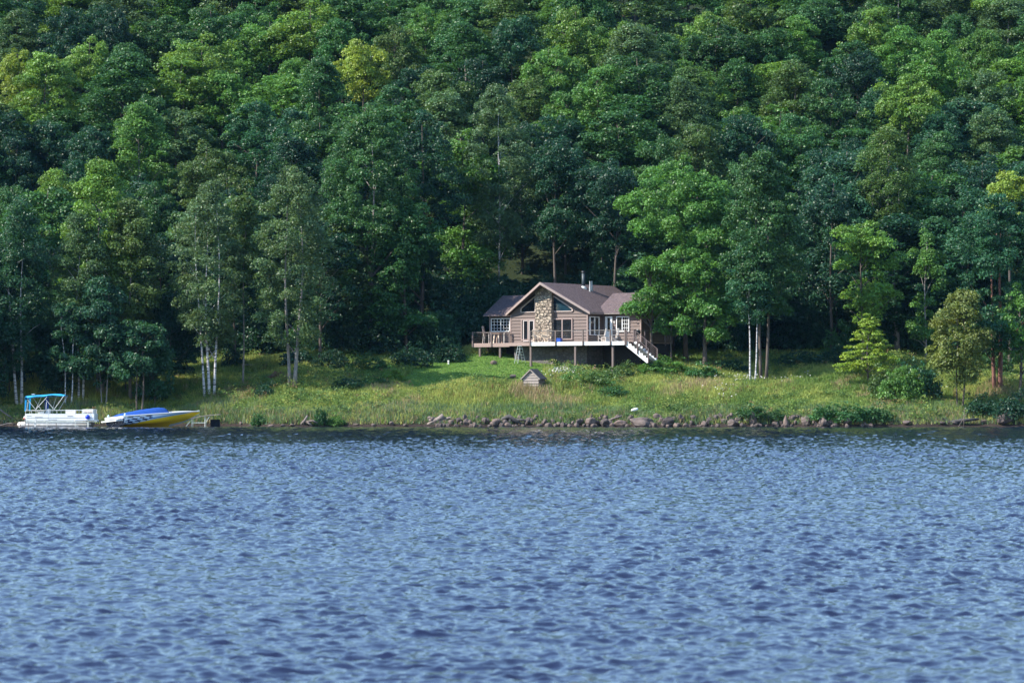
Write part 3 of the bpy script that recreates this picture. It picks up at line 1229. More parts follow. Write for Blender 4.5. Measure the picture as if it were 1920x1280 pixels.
def rock(label, px, py, wpx, hpx, me, dY=None, rzr=None, group=None, name='shore_rock'):
    """rock whose foot is at row py"""
    x, Y, z = solve_Y(px, py) if py < 799.5 else rock_at(px, dY or 0)
    o = bpy.data.objects.new(name, me)
    COL.objects.link(o)
    s = Y / FPX
    wv, hv = wpx * s, hpx * s
    o.scale = (wv * 1.1, wv * random.uniform(0.75, 1.1), hv * 1.35)
    o.location = (x, Y, z + hv * 0.42)
    o.rotation_euler = (random.uniform(-.15, .15), random.uniform(-.15, .15), rzr if rzr is not None else random.uniform(0, 6.28))
    return tag(o, label, 'rock', group)


big = [
    (1165, 800, 26, 13, 0, 'pale flat-topped slab of rock beside the long boulder', 0.0),
    (1204, 800, 46, 17, 1, 'long low reddish boulder, widest stone on the waterline', 0.1),
    (1251, 800, 26, 14, 2, 'rounded boulder just past the longest boulder at the waterline', 0.3),
    (1134, 799, 20, 14, 3, 'dark blocky boulder between the pale slab and the small stones', 0.5),
    (1108, 797, 20, 15, 4, 'dark upright boulder below the bleached plank', 1.2),
    (1374, 799, 22, 13, 5, 'wide pinkish rock next to the pyramid-shaped boulder', 0.4),
    (1542, 799, 22, 17, 6, 'large grey rock under the dark waterside hedge', 0.3),
    (1512, 794, 15, 13, 7, 'orange-tinged round rock above its neighbours by the hedge', 1.4),
    (1590, 800, 24, 12, 8, 'broad dark pink rock at the far end of the rock strip', 0.4),
]
for px, py, wp, hp, k, lab, dY in big:
    rock(lab, px, py, wp, hp, ROCKS[k], dY, group='rocks along the waterline')
rock('tall pyramid-shaped pinkish boulder at the waterline', 1411, 800, 22, 25, PEAKS[0], 0.3, 0.3, 'rocks along the waterline')
rock('smaller cone-shaped pinkish rock at the waterline', 1473, 799, 16, 19, PEAKS[1], 0.4, 2.0, 'rocks along the waterline')
RL = [(830, 'the grey driftwood stump'), (950, 'the dark root mass'), (1030, 'the waterline below the hut'), (1204, 'the longest boulder'), (1262, 'the rounded big boulder'), (1411, 'the pyramid boulder'), (1473, 'the cone rock'), (1542, 'the large grey rock')]
ORD = ['first', 'second', 'third', 'fourth', 'fifth', 'sixth', 'seventh', 'eighth', 'ninth', 'tenth', 'eleventh', 'twelfth', 'thirteenth', 'fourteenth', 'fifteenth', 'sixteenth', 'seventeenth', 'eighteenth', 'nineteenth', 'twentieth']
ORD += [f'twenty-{q}' for q in ORD[:9]] + ['thirtieth'] + [f'thirty-{q}' for q in ORD[:9]] + ['fortieth'] + [f'forty-{q}' for q in ORD[:9]]
spots = []
px = 805.0
while px < 1640:
    spots.append(px)
    px += random.uniform(3.4, 7.0) * (0.85 if 1320 < px < 1560 else 1.0)
cnt = {}
for px in spots:
    li = max(i for i, (a, _) in enumerate(RL) if a <= max(px, 830))
    side = 'past'
    k = cnt.get(li, 0)
    cnt[li] = k + 1
    size = random.uniform(0.4, 1.0)
    col = random.choice(['small brown', 'small pinkish', 'small grey'])
    dY = random.choice([-0.3, -0.1, 0.1, 0.3, 0.5, 0.8, 1.1])
    py = 800
    rock(f"{col} rock, {ORD[min(k, 48)]} small stone past {RL[li][1]}", px, py, 11 * size + 2, 8 * size + 3, ROCKS[random.randrange(9)], dY, group='rocks along the waterline')
cnt_l = 0
for px in (452, 470, 508, 530, 548, 575, 605, 640, 668, 700, 735, 760):
    rock(f"small dark stone on the muddy edge, {ORD[cnt_l]} along from the dock ramp", px, 800, random.uniform(7, 13), random.uniform(3, 7), ROCKS[random.randrange(9)], random.uniform(-0.1, 0.6), group='stones on the muddy edge')
    cnt_l += 1
for k, (px, wp, hp) in enumerate(((1700, 20, 6), (1765, 14, 5), (1790, 12, 6), (1845, 16, 6), (1885, 30, 20))):
    rock(f"dark shaded rock on the shore, {ORD[k]} one past the waterside hedge", px, 800, wp, hp, ROCKS[k], 0.4, group='rocks in the shade beyond the hedge')
x, Y, z = solve_Y(962, 707)
rock('flat dark rock lying on the mown lawn uphill of the hut', 962, 709, 15, 7, ROCKS[3], name='lawn_rock')
rock('small low stone in the grass under the outer deck posts', 926, 683, 13, 7, ROCKS[5], name='lawn_rock')


# ------------------------------------------------------------------ driftwood, logs, planks
def wood(name, label, cat, px, py, segs, mat, Yoff=0.0):
    """segs in photo px relative to (px,py): lists of (dx,dy,r_px[,dY])"""
    if py >= 799:
        Y = 252.3 + Yoff if px > 500 else 254 + Yoff
        x, z = PX(px, Y), PZ(py, Y)
    else:
        x, Y, z = solve_Y(px, py)
    s = Y / FPX
    o = MB()
    for sg in segs:
        pts, rr = [], []
        n = len(sg)
        for i, q in enumerate(sg):
            pts.append((q[0] * s, (q[3] if len(q) > 3 else 0.0), -q[1] * s))
            rr.append(q[2] * s)
        o.tube(pts, rr, 8)
    ob = o.build(name, mat, None, True, (x, Y, z))
    return tag(ob, label, cat)


wood('driftwood_stump', 'tangled grey driftwood stump with splayed roots at the waterline', 'driftwood', 828, 799, [
    [(-30, 0, 3), (-18, -8, 3.5), (-4, -14, 5), (4, -20, 5.5)], [(-34, -2, 2), (-10, -6, 3), (12, -9, 3), (26, -14, 1.5)],
    [(-24, -12, 2), (0, -10, 3.5), (16, -2, 3)], [(2, -10, 4), (14, -16, 2.5), (30, -12, 1.2)], [(-14, -15, 1.5), (-26, -17, 0.8)], [(6, -4, 3), (36, -4, 2.2), (48, -1, 1)]], M['driftwood'], 0.2)
wood('tree_root', 'dark washed-out root mass hanging over the stones', 'tree root', 952, 799, [
    [(-22, -4, 2), (-8, -14, 4), (2, -18, 5), (16, -10, 4), (26, -3, 3)], [(-6, -12, 3), (-10, 0, 2.5)], [(4, -14, 4), (3, 0, 2.5)], [(-30, -10, 1.5), (-12, -9, 2.5)], [(10, -12, 3), (30, -12, 2), (44, -7, 1)]], M['log_bark'], 0.5)
wood('driftwood_log', 'thin pale driftwood log lying along the stones near the root mass', 'driftwood', 910, 799, [[(-6, -3, 1.5), (12, -4, 2.2), (34, -6, 1.6)], [(-2, -9, 1.2), (16, -10, 1.6), (32, -3, 1.2)]], M['driftwood'], 0.1)
wood('bleached_plank', 'weathered grey plank propped among the boulders', 'plank', 1150, 790, [[(-14, 0, 1.6), (0, -5, 1.8), (16, -10, 1.6)]], M['driftwood'])
wood('fallen_trunk', 'dark fallen trunk lying along the shaded shore', 'log', 1775, 799, [[(-45, -1, 2.5), (-10, -5, 4), (30, -11, 3.5), (60, -14, 2)], [(-28, -16, 1.6), (-8, -13, 2), (12, -8, 2)]], M['log_bark'], 0.6)
wood('bare_branch', 'bare forked branch sticking out of the water by fallen trunk', 'branch', 1806, 800, [[(0, 1, 0.7), (1, -14, 0.6), (2, -34, 0.4)], [(-10, 1, 0.6), (-2, -12, 0.5), (6, -24, 0.3)]], M['driftwood'], 0.0)
wood('leaning_pole', 'grey fallen pole leaning on bank beside the pontoon boat', 'pole', 4, 790, [[(-12, -28, 1.1), (10, -12, 1.3), (34, 4, 1.0)], [(-14, -6, 0.8), (20, 5, 0.9)]], M['driftwood'])
wood('muddy_root', 'small pale root snag on the muddy edge', 'tree root', 575, 797, [[(-12, 0, 2), (-4, -8, 2.5), (2, -18, 1.6)], [(-2, -6, 2), (12, -8, 1.6), (20, -4, 1)], [(0, -6, 2), (10, 1, 1.5)]], M['driftwood'])
lg = [('largest', 302, 664, 66, 5.2), ('topmost', 318, 654, 62, 3.6), ('thin lower', 322, 670, 60, 2.4)]
for nm, px, py, ln, r in lg:
    wood('felled_log', f'{nm} dark felled log in the shaded pile behind the triple birch', 'log', px, py, [[(0, -r, r, 0), (ln, -r - 1, r * 0.85, 1.0)]], M['log_bark'])['group'] = 'felled logs in the shade'
wood('brush_heap', 'heap of reddish dead brush beside the twin grey trunks', 'brush heap', 522, 708, [[(random.uniform(-26, 8), random.uniform(-1, 1), 1.1, random.uniform(-.6, .6)), (random.uniform(-10, 16), random.uniform(-13, -3), 0.7, random.uniform(-.6, .6))] for _ in range(46)], M['bark_red'])
# pale overturned thing on the bank above the plank
x, Y, z = solve_Y(1190, 778)
t = thing('boat_fender', 'small white washed-up float lying on the bank above the boulders', 'float', (x, Y, z + 0.35), 0.4)
MB().tube([(-0.32, 0, 0), (-0.27, 0, 0.05), (-0.1, 0, 0.08), (0.12, 0, 0.13), (0.27, 0, 0.17), (0.32, 0, 0.18)], [0.03, 0.09, 0.13, 0.13, 0.09, 0.03], 12).build('float_body', M['white_trim'], t, True)
x, Y, z = solve_Y(467, 692)
t = thing('garden_bench', 'low grey timber bench in the tree shade beyond the triple birch', 'bench', (x, Y, z), 0.1)
MB().box((0, 0, 0.42), (1.5, 0.4, 0.06)).build('seat', M['grey_plank'], t)
for sx in (-1, 1):
    MB().box((sx * 0.6, 0, 0.195), (0.08, 0.36, 0.39)).build('leg', M['grey_plank'], t)

# ------------------------------------------------------------------ pontoon boat
PY = 251.3
PS = PY / FPX


def ax(x):
    return (x / 8.7273) * PS + PX(0, PY)


def az(y):
    return PZ(720 + y / 8.7273, PY)


bx0 = ax(410)
pb = thing('pontoon_boat', 'white pontoon boat with bright blue canopy moored at the bank', 'boat', (0, 0, 0))
pb.location = (ax(900), PY, 0)
ox = ax(900)


def A(x, y, dy=0.0):
    return Vector((ax(x) - ox, dy, az(y)))


BW = 2.3
for dy in (0.25, BW - 0.25):
    mb = MB()
    zc = 0.16
    mb.tube([A(285, 0, dy).xy.to_3d() + Vector((0, 0, zc + 0.1)), A(320, 0, dy).xy.to_3d() + Vector((0, 0, zc + 0.04)), A(380, 0, dy).xy.to_3d() + Vector((0, 0, zc)), A(1400, 0, dy).xy.to_3d() + Vector((0, 0, zc)), A(1470, 0, dy).xy.to_3d() + Vector((0, 0, zc + 0.08)), A(1500, 0, dy).xy.to_3d() + Vector((0, 0, zc + 0.14))], [0.14, 0.24, 0.29, 0.29, 0.18, 0.05], 18)
    mb.build('pontoon', plain('pontoon_metal', (0.60, 0.54, 0.49), 0.35, 0.25, 2.5, metal=0.35), pb, True)
dz0, dz1 = az(620), az(598)
dk = MB().span((A(405, 0).x, -0.02, dz0), (A(1560, 0).x, BW + 0.02, dz1)).build('deck', M['white_paint'], pb)
MB().span((A(405, 0).x, -0.05, dz0 + 0.01), (A(1590, 0).x, -0.02, dz1 + 0.01)).build('deck_trim', M['aluminium'], dk)
# fence panels per side with gate gaps
white_f = plain('fence_panel', (0.80, 0.79, 0.80), 0.35, 0.05)
ztop, zrail = az(485), az(432)
segs = [(420, 793), (797, 933), (937, 1540)]
for k, (a, b) in enumerate(segs):
    MB().span((A(a, 0).x, 0.0, dz1 + 0.04), (A(b, 0).x, 0.03, ztop)).build('fence_panel', white_f, pb)
    MB().span((A(a, 0).x, BW - 0.03, dz1 + 0.04), (A(b, 0).x, BW, ztop)).build('fence_panel', white_f, pb)
MB().span((A(412, 0).x, 0.03, dz1 + 0.04), (A(424, 0).x, BW - 0.03, ztop)).build('fence_panel', white_f, pb)
MB().span((A(1528, 0).x, 0.03, dz1 + 0.04), (A(1540, 0).x, BW - 0.03, ztop)).build('fence_panel', white_f, pb)
r = MB()
for dy in (0.015, BW - 0.015):
    r.tube([A(418, 432, dy), A(1530, 425, dy)], 0.022, 6)
    for x_ in (420, 520, 620, 720, 797, 933, 1080, 1230, 1345, 1520):
        r.tube([A(x_, 490, dy), A(x_, 430, dy)], 0.018, 6)
r.tube([A(418, 432, 0.015), A(418, 432, BW - 0.015)], 0.022, 6)
r.build('guard_rail', M['white_paint'], pb)
# stripes and lettering blocks along the panels
s = MB()
s.span(A(575, 543, -0.008), A(700, 537, 0.0))
s.span(A(800, 582, -0.008), A(930, 577, 0.0))
s.span(A(445, 522, -0.008), A(520, 517, 0.0))
s.span(A(440, 553, -0.008), A(1540, 549, 0.0))
for i, x_ in enumerate((1108, 1122, 1138, 1154, 1168, 1182)):
    s.span(A(x_, 530, -0.009), A(x_ + 10, 518, 0.0))
s.span(A(1206, 530, -0.009), A(1214, 522, 0.0))
s.build('panel_stripe', plain('stripe_dark', (0.06, 0.06, 0.08), 0.5, 0.1), pb)
# seats and console
seat_m = plain('boat_seat', (0.78, 0.74, 0.70), 0.5, 0.06)
for (a, b, yt, dy0, dy1) in ((1070, 1228, 418, 0.12, 0.75), (1345, 1522, 412, 0.1, 2.1), (625, 700, 450, 0.15, 0.7)):
    q = MB().span((A(a, 0).x, dy0, dz1), (A(b, 0).x, dy1, az(yt))).build('seat', seat_m, pb)
MB().span(A(1380, 470, 0.085), A(1515, 455, 0.1)).build('seat_cushion', plain('seat_tan', (0.5, 0.33, 0.26), 0.6, 0.1), pb)
cs = MB()
cs.prism([A(720, 600, 0.6), A(800, 600, 0.6), A(800, 405, 0.6), A(765, 400, 0.6), A(715, 470, 0.6)], (0, 0.7, 0))
cs.build('helm_console', M['white_paint'], pb)
# canopy
c = MB()
xs_ = np.linspace(412, 1050, 14)
ytop = np.interp(xs_, [412, 560, 700, 870, 960, 1050], [192, 180, 172, 156, 160, 176])
vs, fs = [], []
nd = 5
for i, (xx, yy) in enumerate(zip(xs_, ytop)):
    for j in range(nd):
        dy = 0.05 + (BW - 0.1) * j / (nd - 1)
        sag = 22 * (abs(j - 2) / 2.0) ** 2 + 6 * math.sin(i * 1.3) * (abs(j - 2) / 2.0)
        vs.append(A(xx, yy + sag * 0.9, dy))
for i in range(len(xs_) - 1):
    for j in range(nd - 1):
        a = i * nd + j
        fs.append((a, a + 1, a + 1 + nd, a + nd))
n0 = len(vs)
vs += [p + Vector((0, 0, -0.035)) for p in vs]
fs += [tuple(reversed([q + n0 for q in f])) for f in fs[:]]
for i in range(len(xs_) - 1):
    a, b = i * nd, (i + 1) * nd
    fs += [(a, b, b + n0, a + n0), (a + nd - 1, a + nd - 1 + n0, b + nd - 1 + n0, b + nd - 1)]
c.add(vs, fs)
# front valance
c.prism([A(412, 215, 0.03), A(1040, 196, 0.03), A(860, 206, 0.03), A(640, 212, 0.03), A(500, 228, 0.03), A(440, 250, 0.03), A(412, 262, 0.03)], (0, 0.02, 0))
can = c.build('canopy', M['sky_canvas'], pb, True)
c = MB()
c.prism([A(408, 195, 0.03), A(440, 215, 0.03), A(425, 440, 0.03), A(402, 440, 0.03)], (0, 0.03, 0))
c.prism([A(408, 195, BW - 0.06), A(440, 215, BW - 0.06), A(425, 440, BW - 0.06), A(402, 440, BW - 0.06)], (0, 0.03, 0))
c.build('rear_strap', M['sky_canvas'], can)
MB().span(A(672, 415, BW - 0.3), A(738, 215, BW - 0.2)).build('side_curtain', M['dark_blue'], can)
fr = MB()
near = [((450, 250), (585, 415)), ((585, 415), (770, 210)), ((740, 240), (885, 412)), ((885, 412), (1045, 190)), ((460, 290), (440, 430)), ((760, 290), (755, 412))]
for (p, q) in near:
    fr.tube([A(p[0], p[1], 0.05), A(q[0], q[1], 0.02)], 0.022, 6)
for (p, q) in (((610, 210), (545, 352)), ((545, 352), (520, 415)), ((855, 210), (820, 322)), ((820, 322), (790, 415)), ((1040, 195), (905, 412)), ((470, 220), (600, 412))):
    fr.tube([A(p[0], p[1], BW - 0.05), A(q[0], q[1], BW - 0.02)], 0.02, 6)
fr.build('canopy_frame', M['white_paint'], pb)
MB().span(A(497, 172, 0.7), A(545, 160, 1.0)).build('anchor_light', M['white_paint'], pb)
# outboard motor
ob = MB()
ob.tube([A(395, 590, 1.15), A(385, 545, 1.15), A(380, 525, 1.15)], [0.13, 0.2, 0.12], 10)
om = ob.build('outboard_motor', M['white_paint'], pb, True)
MB().tube([A(388, 565, 1.15), A(384, 548, 1.15)], [0.215, 0.215], 10).build('cowl_band', M['red'], om)
MB().span(A(378, 700, 1.1), A(398, 590, 1.2)).build('lower_unit', M['black'], om)
fd = MB()
fd.tube([A(1440, 575, -0.14), A(1440, 565, -0.14), A(1440, 540, -0.14), A(1440, 510, -0.14), A(1440, 498, -0.14)], [0.05, 0.16, 0.2, 0.17, 0.05], 12)
fd = fd.build('dock_fender', M['fender_blue'], pb, True)
MB().tube([A(1440, 498, -0.13), A(1442, 430, -0.02)], 0.012, 5).build('rope', M['pale_plastic'], fd)
# lift frame along the boat
lf = thing('boat_lift', 'pale metal lift frame standing in the water along pontoon boat', 'boat lift', (ox, PY - 0.75, 0))
l = MB()
l.bar(A(440, 627), A(1480, 622), 0.06, 0.05)
l.build('top_rail', M['aluminium'], lf)
l = MB()
l.bar(A(400, 708), A(1330, 708), 0.06, 0.05)
l.build('bottom_rail', M['aluminium'], lf)
for x_ in (360, 440, 495, 795, 945, 1255, 1455, 1470):
    MB().tube([A(x_, 720), A(x_, 560 if x_ == 440 else 618)], 0.03, 6).build('leg', M['aluminium'] if x_ in (795, 1455, 1470, 1255) else M['post_wood'], lf)
MB().bar(A(1265, 665), A(1320, 705), 0.04, 0.04).build('brace', M['aluminium'], lf)
MB().bar(A(1240, 592, 0.2), A(1610, 588, 0.9), 0.35, 0.06).build('walkway', M['white_paint'], lf)
MB().bar(A(605, 560, 0.1), A(600, 690, 0.1), 0.12, 0.2).build('bow_guide', M['pale_plastic'], lf)

# ------------------------------------------------------------------ speedboat
def mk_hull():
    m, n, b = node_mat('hull_graphics')
    uv = N(n, "ShaderNodeUVMap", uv_map="hull").outputs[0]
    sp = N(n, "ShaderNodeSeparateXYZ")
    n.links.new(uv, sp.inputs[0])
    t, h = sp.outputs[0], sp.outputs[1]
    # sweep line rising from stern keel to the bow sheer
    mr = N(n, "ShaderNodeFloatCurve")
    cv = mr.mapping.curves[0]
    for p, q in ((0.0, 0.2), (0.12, 0.46), (0.3, 0.66), (0.5, 0.77), (0.75, 0.86), (1.0, 0.95)):
        cv.points.new(p, q) if p not in (0.0, 1.0) else None
    cv.points[0].location = (0, 0.2)
    cv.points[-1].location = (1, 0.95)
    mr.mapping.update()
    n.links.new(t, mr.inputs["Value"])
    d = math_n(n, 'SUBTRACT', h, mr.outputs[0])
    nz = noise(n, 7, 3, 0.6, uv)
    bands = ramp(n, math_n(n, 'ADD', math_n(n, 'MULTIPLY', d, 2.2), 0.3), [
        (0.0, (0.80, 0.55, 0.015)), (0.295, (0.82, 0.58, 0.015)), (0.30, (0.02, 0.06, 0.22)), (0.335, (0.72, 0.78, 0.85)), (0.36, (0.25, 0.5, 0.75)), (0.44, (0.03, 0.09, 0.3)), (0.50, (0.30, 0.50, 0.78)), (0.62, (0.75, 0.8, 0.88))])
    for nd_ in n.nodes:
        if nd_.type == 'VALTORGB' and len(nd_.color_ramp.elements) == 8:
            nd_.color_ramp.interpolation = 'CONSTANT'
    # checker flag streaks amidships
    mp = N(n, "ShaderNodeMapping")
    mp.inputs["Scale"].default_value = (15, 10, 1)
    mp.inputs["Rotation"].default_value = (0, 0, 0.32)
    wv_ = N(n, "ShaderNodeVectorMath", operation='ADD')
    nsv = N(n, "ShaderNodeTexNoise")
    nsv.inputs["Scale"].default_value = 9
    n.links.new(uv, nsv.inputs["Vector"])
    sc_ = N(n, "ShaderNodeVectorMath", operation='SCALE')
    sc_.inputs["Scale"].default_value = 0.06
    n.links.new(nsv.outputs["Color"], sc_.inputs[0])
    n.links.new(uv, wv_.inputs[0])
    n.links.new(sc_.outputs[0], wv_.inputs[1])
    n.links.new(wv_.outputs[0], mp.inputs["Vector"])
    ck_ = N(n, "ShaderNodeTexChecker")
    ck_.inputs["Scale"].default_value = 1.0
    ck_.inputs["Color1"].default_value = (0.012, 0.025, 0.09, 1)
    ck_.inputs["Color2"].default_value = (0.42, 0.58, 0.8, 1)
    n.links.new(mp.outputs[0], ck_.inputs["Vector"])
    wob = math_n(n, 'ADD', t, math_n(n, 'MULTIPLY', math_n(n, 'SUBTRACT', nz, 0.5), 0.25))
    chk = math_n(n, 'MULTIPLY', math_n(n, 'GREATER_THAN', wob, 0.02), math_n(n, 'LESS_THAN', wob, 0.34))
    chk = math_n(n, 'MULTIPLY', chk, math_n(n, 'GREATER_THAN', d, 0.02))
    c = mix_rgb(n, chk, bands, ck_.outputs[0])
    # keel stripe near the bow
    low = math_n(n, 'MULTIPLY', math_n(n, 'LESS_THAN', h, 0.16), math_n(n, 'GREATER_THAN', t, 0.62))
    c = mix_rgb(n, low, c, (0.45, 0.55, 0.65))
    n.links.new(c, b.inputs["Base Color"])
    b.inputs["Roughness"].default_value = 0.25
    b.inputs["Coat Weight"].default_value = 0.4
    return m


M['hull'] = mk_hull()
SL, SYAW = 8.7, math.radians(42)
SY = 250.2
spb = thing('speedboat', 'sleek speedboat with yellow bow, checkered hull and blue cover', 'boat', (PX(217, SY), SY, 0.0), SYAW)
PT = math.radians(1.6)
hull_rot = Matrix.Rotation(-PT, 3, 'Y') @ Matrix.Rotation(math.radians(-4), 3, 'X')
KZ = -0.14


def hp(t, y, z):
    return hull_rot @ Vector((t * SL, y, z)) + Vector((0, 0, KZ))


def sec(t):
    ys = 1.36 * (1 - max(0, (t - 0.30) / 0.70) ** 2.3)
    zs = 0.95 + 0.22 * t
    yc = 1.16 * (1 - min(1, max(0, (t - 0.2) / 0.78)) ** 1.7)
    zc = 0.34 + 0.70 * max(0, (t - 0.25) / 0.75) ** 2.0
    zk = 0.0 + 1.0 * max(0, (t - 0.5) / 0.5) ** 2.4
    zc = min(zc, zs - 0.05)
    zk = min(zk, zc - 0.01)
    return ys, zs, yc, zc, zk


nst = 30
vs, uvs, fs = [], [], []
NP = 9
for i in range(nst + 1):
    t = i / nst
    ys, zs, yc, zc, zk = sec(t)
    row = []
    for k in range(NP):
        q = k / (NP - 1)
        if q <= 0.5:
            f = q / 0.5
            row.append((yc * f, zk + (zc - zk) * f + 0.03 * math.sin(f * math.pi) * 0, q))
        else:
            f = (q - 0.5) / 0.5
            row.append((yc + (ys - yc) * f + 0.10 * math.sin(f * math.pi) * (1 - t), zc + (zs - zc) * f, q))
    for sgn in (1, -1):
        for (y, z, q) in row:
            vs.append(hp(t, sgn * y, z))
            uvs.append((t, q))
tot = 2 * NP
for i in range(nst):
    for sgn in range(2):
        for k in range(NP - 1):
            a = i * tot + sgn * NP + k
            fs.append((a, a + 1, a + 1 + tot, a + tot) if sgn == 0 else (a, a + tot, a + 1 + tot, a + 1))
me = bpy.data.meshes.new('hull')
me.from_pydata([tuple(p) for p in vs], [], fs)
ul_ = me.uv_layers.new(name="hull")
for lp in me.loops:
    ul_.data[lp.index].uv = uvs[lp.vertex_index]
me.polygons.foreach_set("use_smooth", [True] * len(me.polygons))
me.materials.append(M['hull'])
ho = bpy.data.objects.new('hull', me)
COL.objects.link(ho)
ho.parent = spb
# transom, navy with small white spots
mt, n, b = node_mat('transom_paint')
vo = N(n, "ShaderNodeTexVoronoi")
vo.inputs["Scale"].default_value = 4.5
n.links.new(coord(n), vo.inputs["Vector"])
n.links.new(ramp(n, vo.outputs["Distance"], [(0.0, (0.75, 0.8, 0.85)), (0.20, (0.75, 0.8, 0.85)), (0.26, (0.008, 0.012, 0.05))]), b.inputs["Base Color"])
b.inputs["Roughness"].default_value = 0.3
ys, zs, yc, zc, zk = sec(0)
tp = [hp(0, 0, zk), hp(0, yc, zc), hp(0, ys, zs - 0.12), hp(0, -ys, zs - 0.12), hp(0, -yc, zc)]
MB().prism([p + Vector((-0.005, 0, 0)) for p in tp], hull_rot @ Vector((-0.06, 0, 0))).build('transom', mt, spb)
# swim platform and gunwale moulding
MB().prism([hp(-0.0, -1.28, 0.62), hp(-0.075, -1.1, 0.60), hp(-0.075, 1.1, 0.60), hp(-0.0, 1.28, 0.62)], (0, 0, 0.10)).build('swim_platform', M['white_paint'], spb)
g = MB()
for sgn in (1, -1):
    pts = [hp(i / 40, sgn * (sec(i / 40)[0] + 0.01), sec(i / 40)[1] + 0.015) for i in range(40)] + [hp(0.998, 0, sec(1)[1] + 0.02)]
    g.tube(pts, 0.055, 6)
g.prism([hp(-0.012, -1.36, 0.80), hp(0.05, -1.36, 0.80), hp(0.05, 1.36, 0.80), hp(-0.012, 1.36, 0.80)], (0, 0, 0.2))
g.build('gunwale', M['white_paint'], spb, False)
# deck surface
vs, fs = [], []
ts = np.linspace(0.0, 0.99, 26)
nj = 7
for t in ts:
    ys, zs, *_ = sec(t)
    for j in range(nj):
        q = -1 + 2 * j / (nj - 1)
        vs.append(hp(t, q * ys * 0.985, zs + 0.02 + 0.16 * (1 - q * q) * min(1, t * 2) * (1 - t ** 6)))
for i in range(len(ts) - 1):
    for j in range(nj - 1):
        a = i * nj + j
        fs.append((a, a + nj, a + nj + 1, a + 1))
md, n, b = node_mat('deck_paint')
sx = N(n, "ShaderNodeSeparateXYZ")
n.links.new(coord(n), sx.inputs[0])
yel = math_n(n, 'MULTIPLY', math_n(n, 'GREATER_THAN', sx.outputs[1], -0.05), math_n(n, 'GREATER_THAN', sx.outputs[0], 4.6))
yel = math_n(n, 'MULTIPLY', yel, math_n(n, 'LESS_THAN', math_n(n, 'ADD', sx.outputs[1], math_n(n, 'MULTIPLY', sx.outputs[0], 0.35)), 3.55))
c = mix_rgb(n, yel, (0.66, 0.68, 0.72), (0.55, 0.45, 0.12))
wv = N(n, "ShaderNodeTexWave")
wv.inputs["Scale"].default_value = 0.7
wv.inputs["Distortion"].default_value = 6
n.links.new(scaled(n, 1, 2.2, 1), wv.inputs["Vector"])
c = mix_rgb(n, math_n(n, 'MULTIPLY', math_n(n, 'GREATER_THAN', wv.outputs["Fac"], 0.8), math_n(n, 'LESS_THAN', sx.outputs[0], 5.4)), c, (0.015, 0.05, 0.2))
n.links.new(c, b.inputs["Base Color"])
b.inputs["Roughness"].default_value = 0.35
MB().add(vs, fs).build('foredeck', md, spb, True)
# canvas cover over cockpit and windscreen
vs, fs = [], []
ts = np.linspace(0.02, 0.60, 22)
nj = 11
for t in ts:
    ys, zs, *_ = sec(t)
    e = (t - 0.02) / 0.58
    hgt = np.interp(e, [0, 0.1, 0.45, 0.8, 0.93, 1.0], [0.05, 0.24, 0.44, 0.54, 0.50, 0.12])
    wd = ys * np.interp(e, [0, 0.05, 0.7, 0.92, 1.0], [0.72, 0.93, 0.93, 0.84, 0.5])
    for j in range(nj):
        q = -1 + 2 * j / (nj - 1)
        prof = (1 - abs(q) ** 3.0)
        vs.append(hp(t, q * wd, zs + 0.03 + hgt * prof + 0.018 * math.sin(t * 70 + q * 5) * prof))
for i in range(len(ts) - 1):
    for j in range(nj - 1):
        a = i * nj + j
        fs.append((a, a + nj, a + nj + 1, a + 1))
MB().add(vs, fs).build('cockpit_cover', M['blue_canvas'], spb, True)
for sgn in (1, -1):
    cl = MB()
    p = hp(0.02, sgn * 1.22, 1.02)
    cl.tube([p, p + Vector((0, 0, 0.12)), p + Vector((0.04, 0, 0.2))], [0.11, 0.08, 0.04], 8)
    cl.build('stern_cleat', plain('cleat_blue', (0.45, 0.62, 0.75), 0.4, 0.1), spb, True)
MB().tube([hp(0.97, 0, 1.2), hp(0.995, 0, 1.26)], [0.05, 0.03], 8).build('bow_light', M['steel'], spb)
# trestle under the hull so that it rests on something
cr = thing('boat_cradle', 'dark submerged cradle beams under the speedboat hull', 'cradle', (PX(217, SY), SY, -0.6), SYAW)
MB().bar((1.0, 0, 0.1), (6.2, 0, 0.30), 0.3, 0.2).build('keel_beam', M['log_bark'], cr)
# dock ramp from the bank
RY = 254.5
dr = thing('dock_ramp', 'weathered dock ramp on pipe legs beside the speedboat bow', 'dock', (PX(385, RY), RY, 0))
f = lambda px, py: Vector(((px - 385) * RY / FPX, 0, PZ(py, RY)))
mb = MB()
pts = [f(356, 785.5), f(370, 781.5), f(388, 778.6), (f(414, 776.4))]
for a, b_ in zip(pts[:-1], pts[1:]):
    mb.bar(a, b_, 1.1, 0.07)
mb.build('ramp_deck', M['grey_plank'], dr)
for px, y0 in ((361, 784), (385.5, 779)):
    for dy in (-0.45, 0.45):
        MB().tube([f(px, 803) + Vector((0, dy, 0)), f(px, y0) + Vector((0, dy, 0))], 0.035, 6).build('leg', M['aluminium'], dr)
mb = MB()
mb.bar(f(361, 792) + Vector((0, -0.45, 0)), f(385.5, 792) + Vector((0, -0.45, 0)), 0.04, 0.05)
mb.bar(f(387, 791) + Vector((0, -0.45, 0)), f(393.5, 781) + Vector((0, -0.45, 0)), 0.04, 0.05)
mb.bar(f(350, 799) + Vector((0, -0.45, 0)), f(358, 789) + Vector((0, -0.45, 0)), 0.04, 0.05)
mb.build('brace', M['aluminium'], dr)
MB().span(f(395, 802) + Vector((0, -0.2, 0)), f(412, 786) + Vector((0, 0.5, 0))).build('crib_box', plain('crib_grey', (0.004, 0.006, 0.010), 1.0, 0.35, 3), dr)
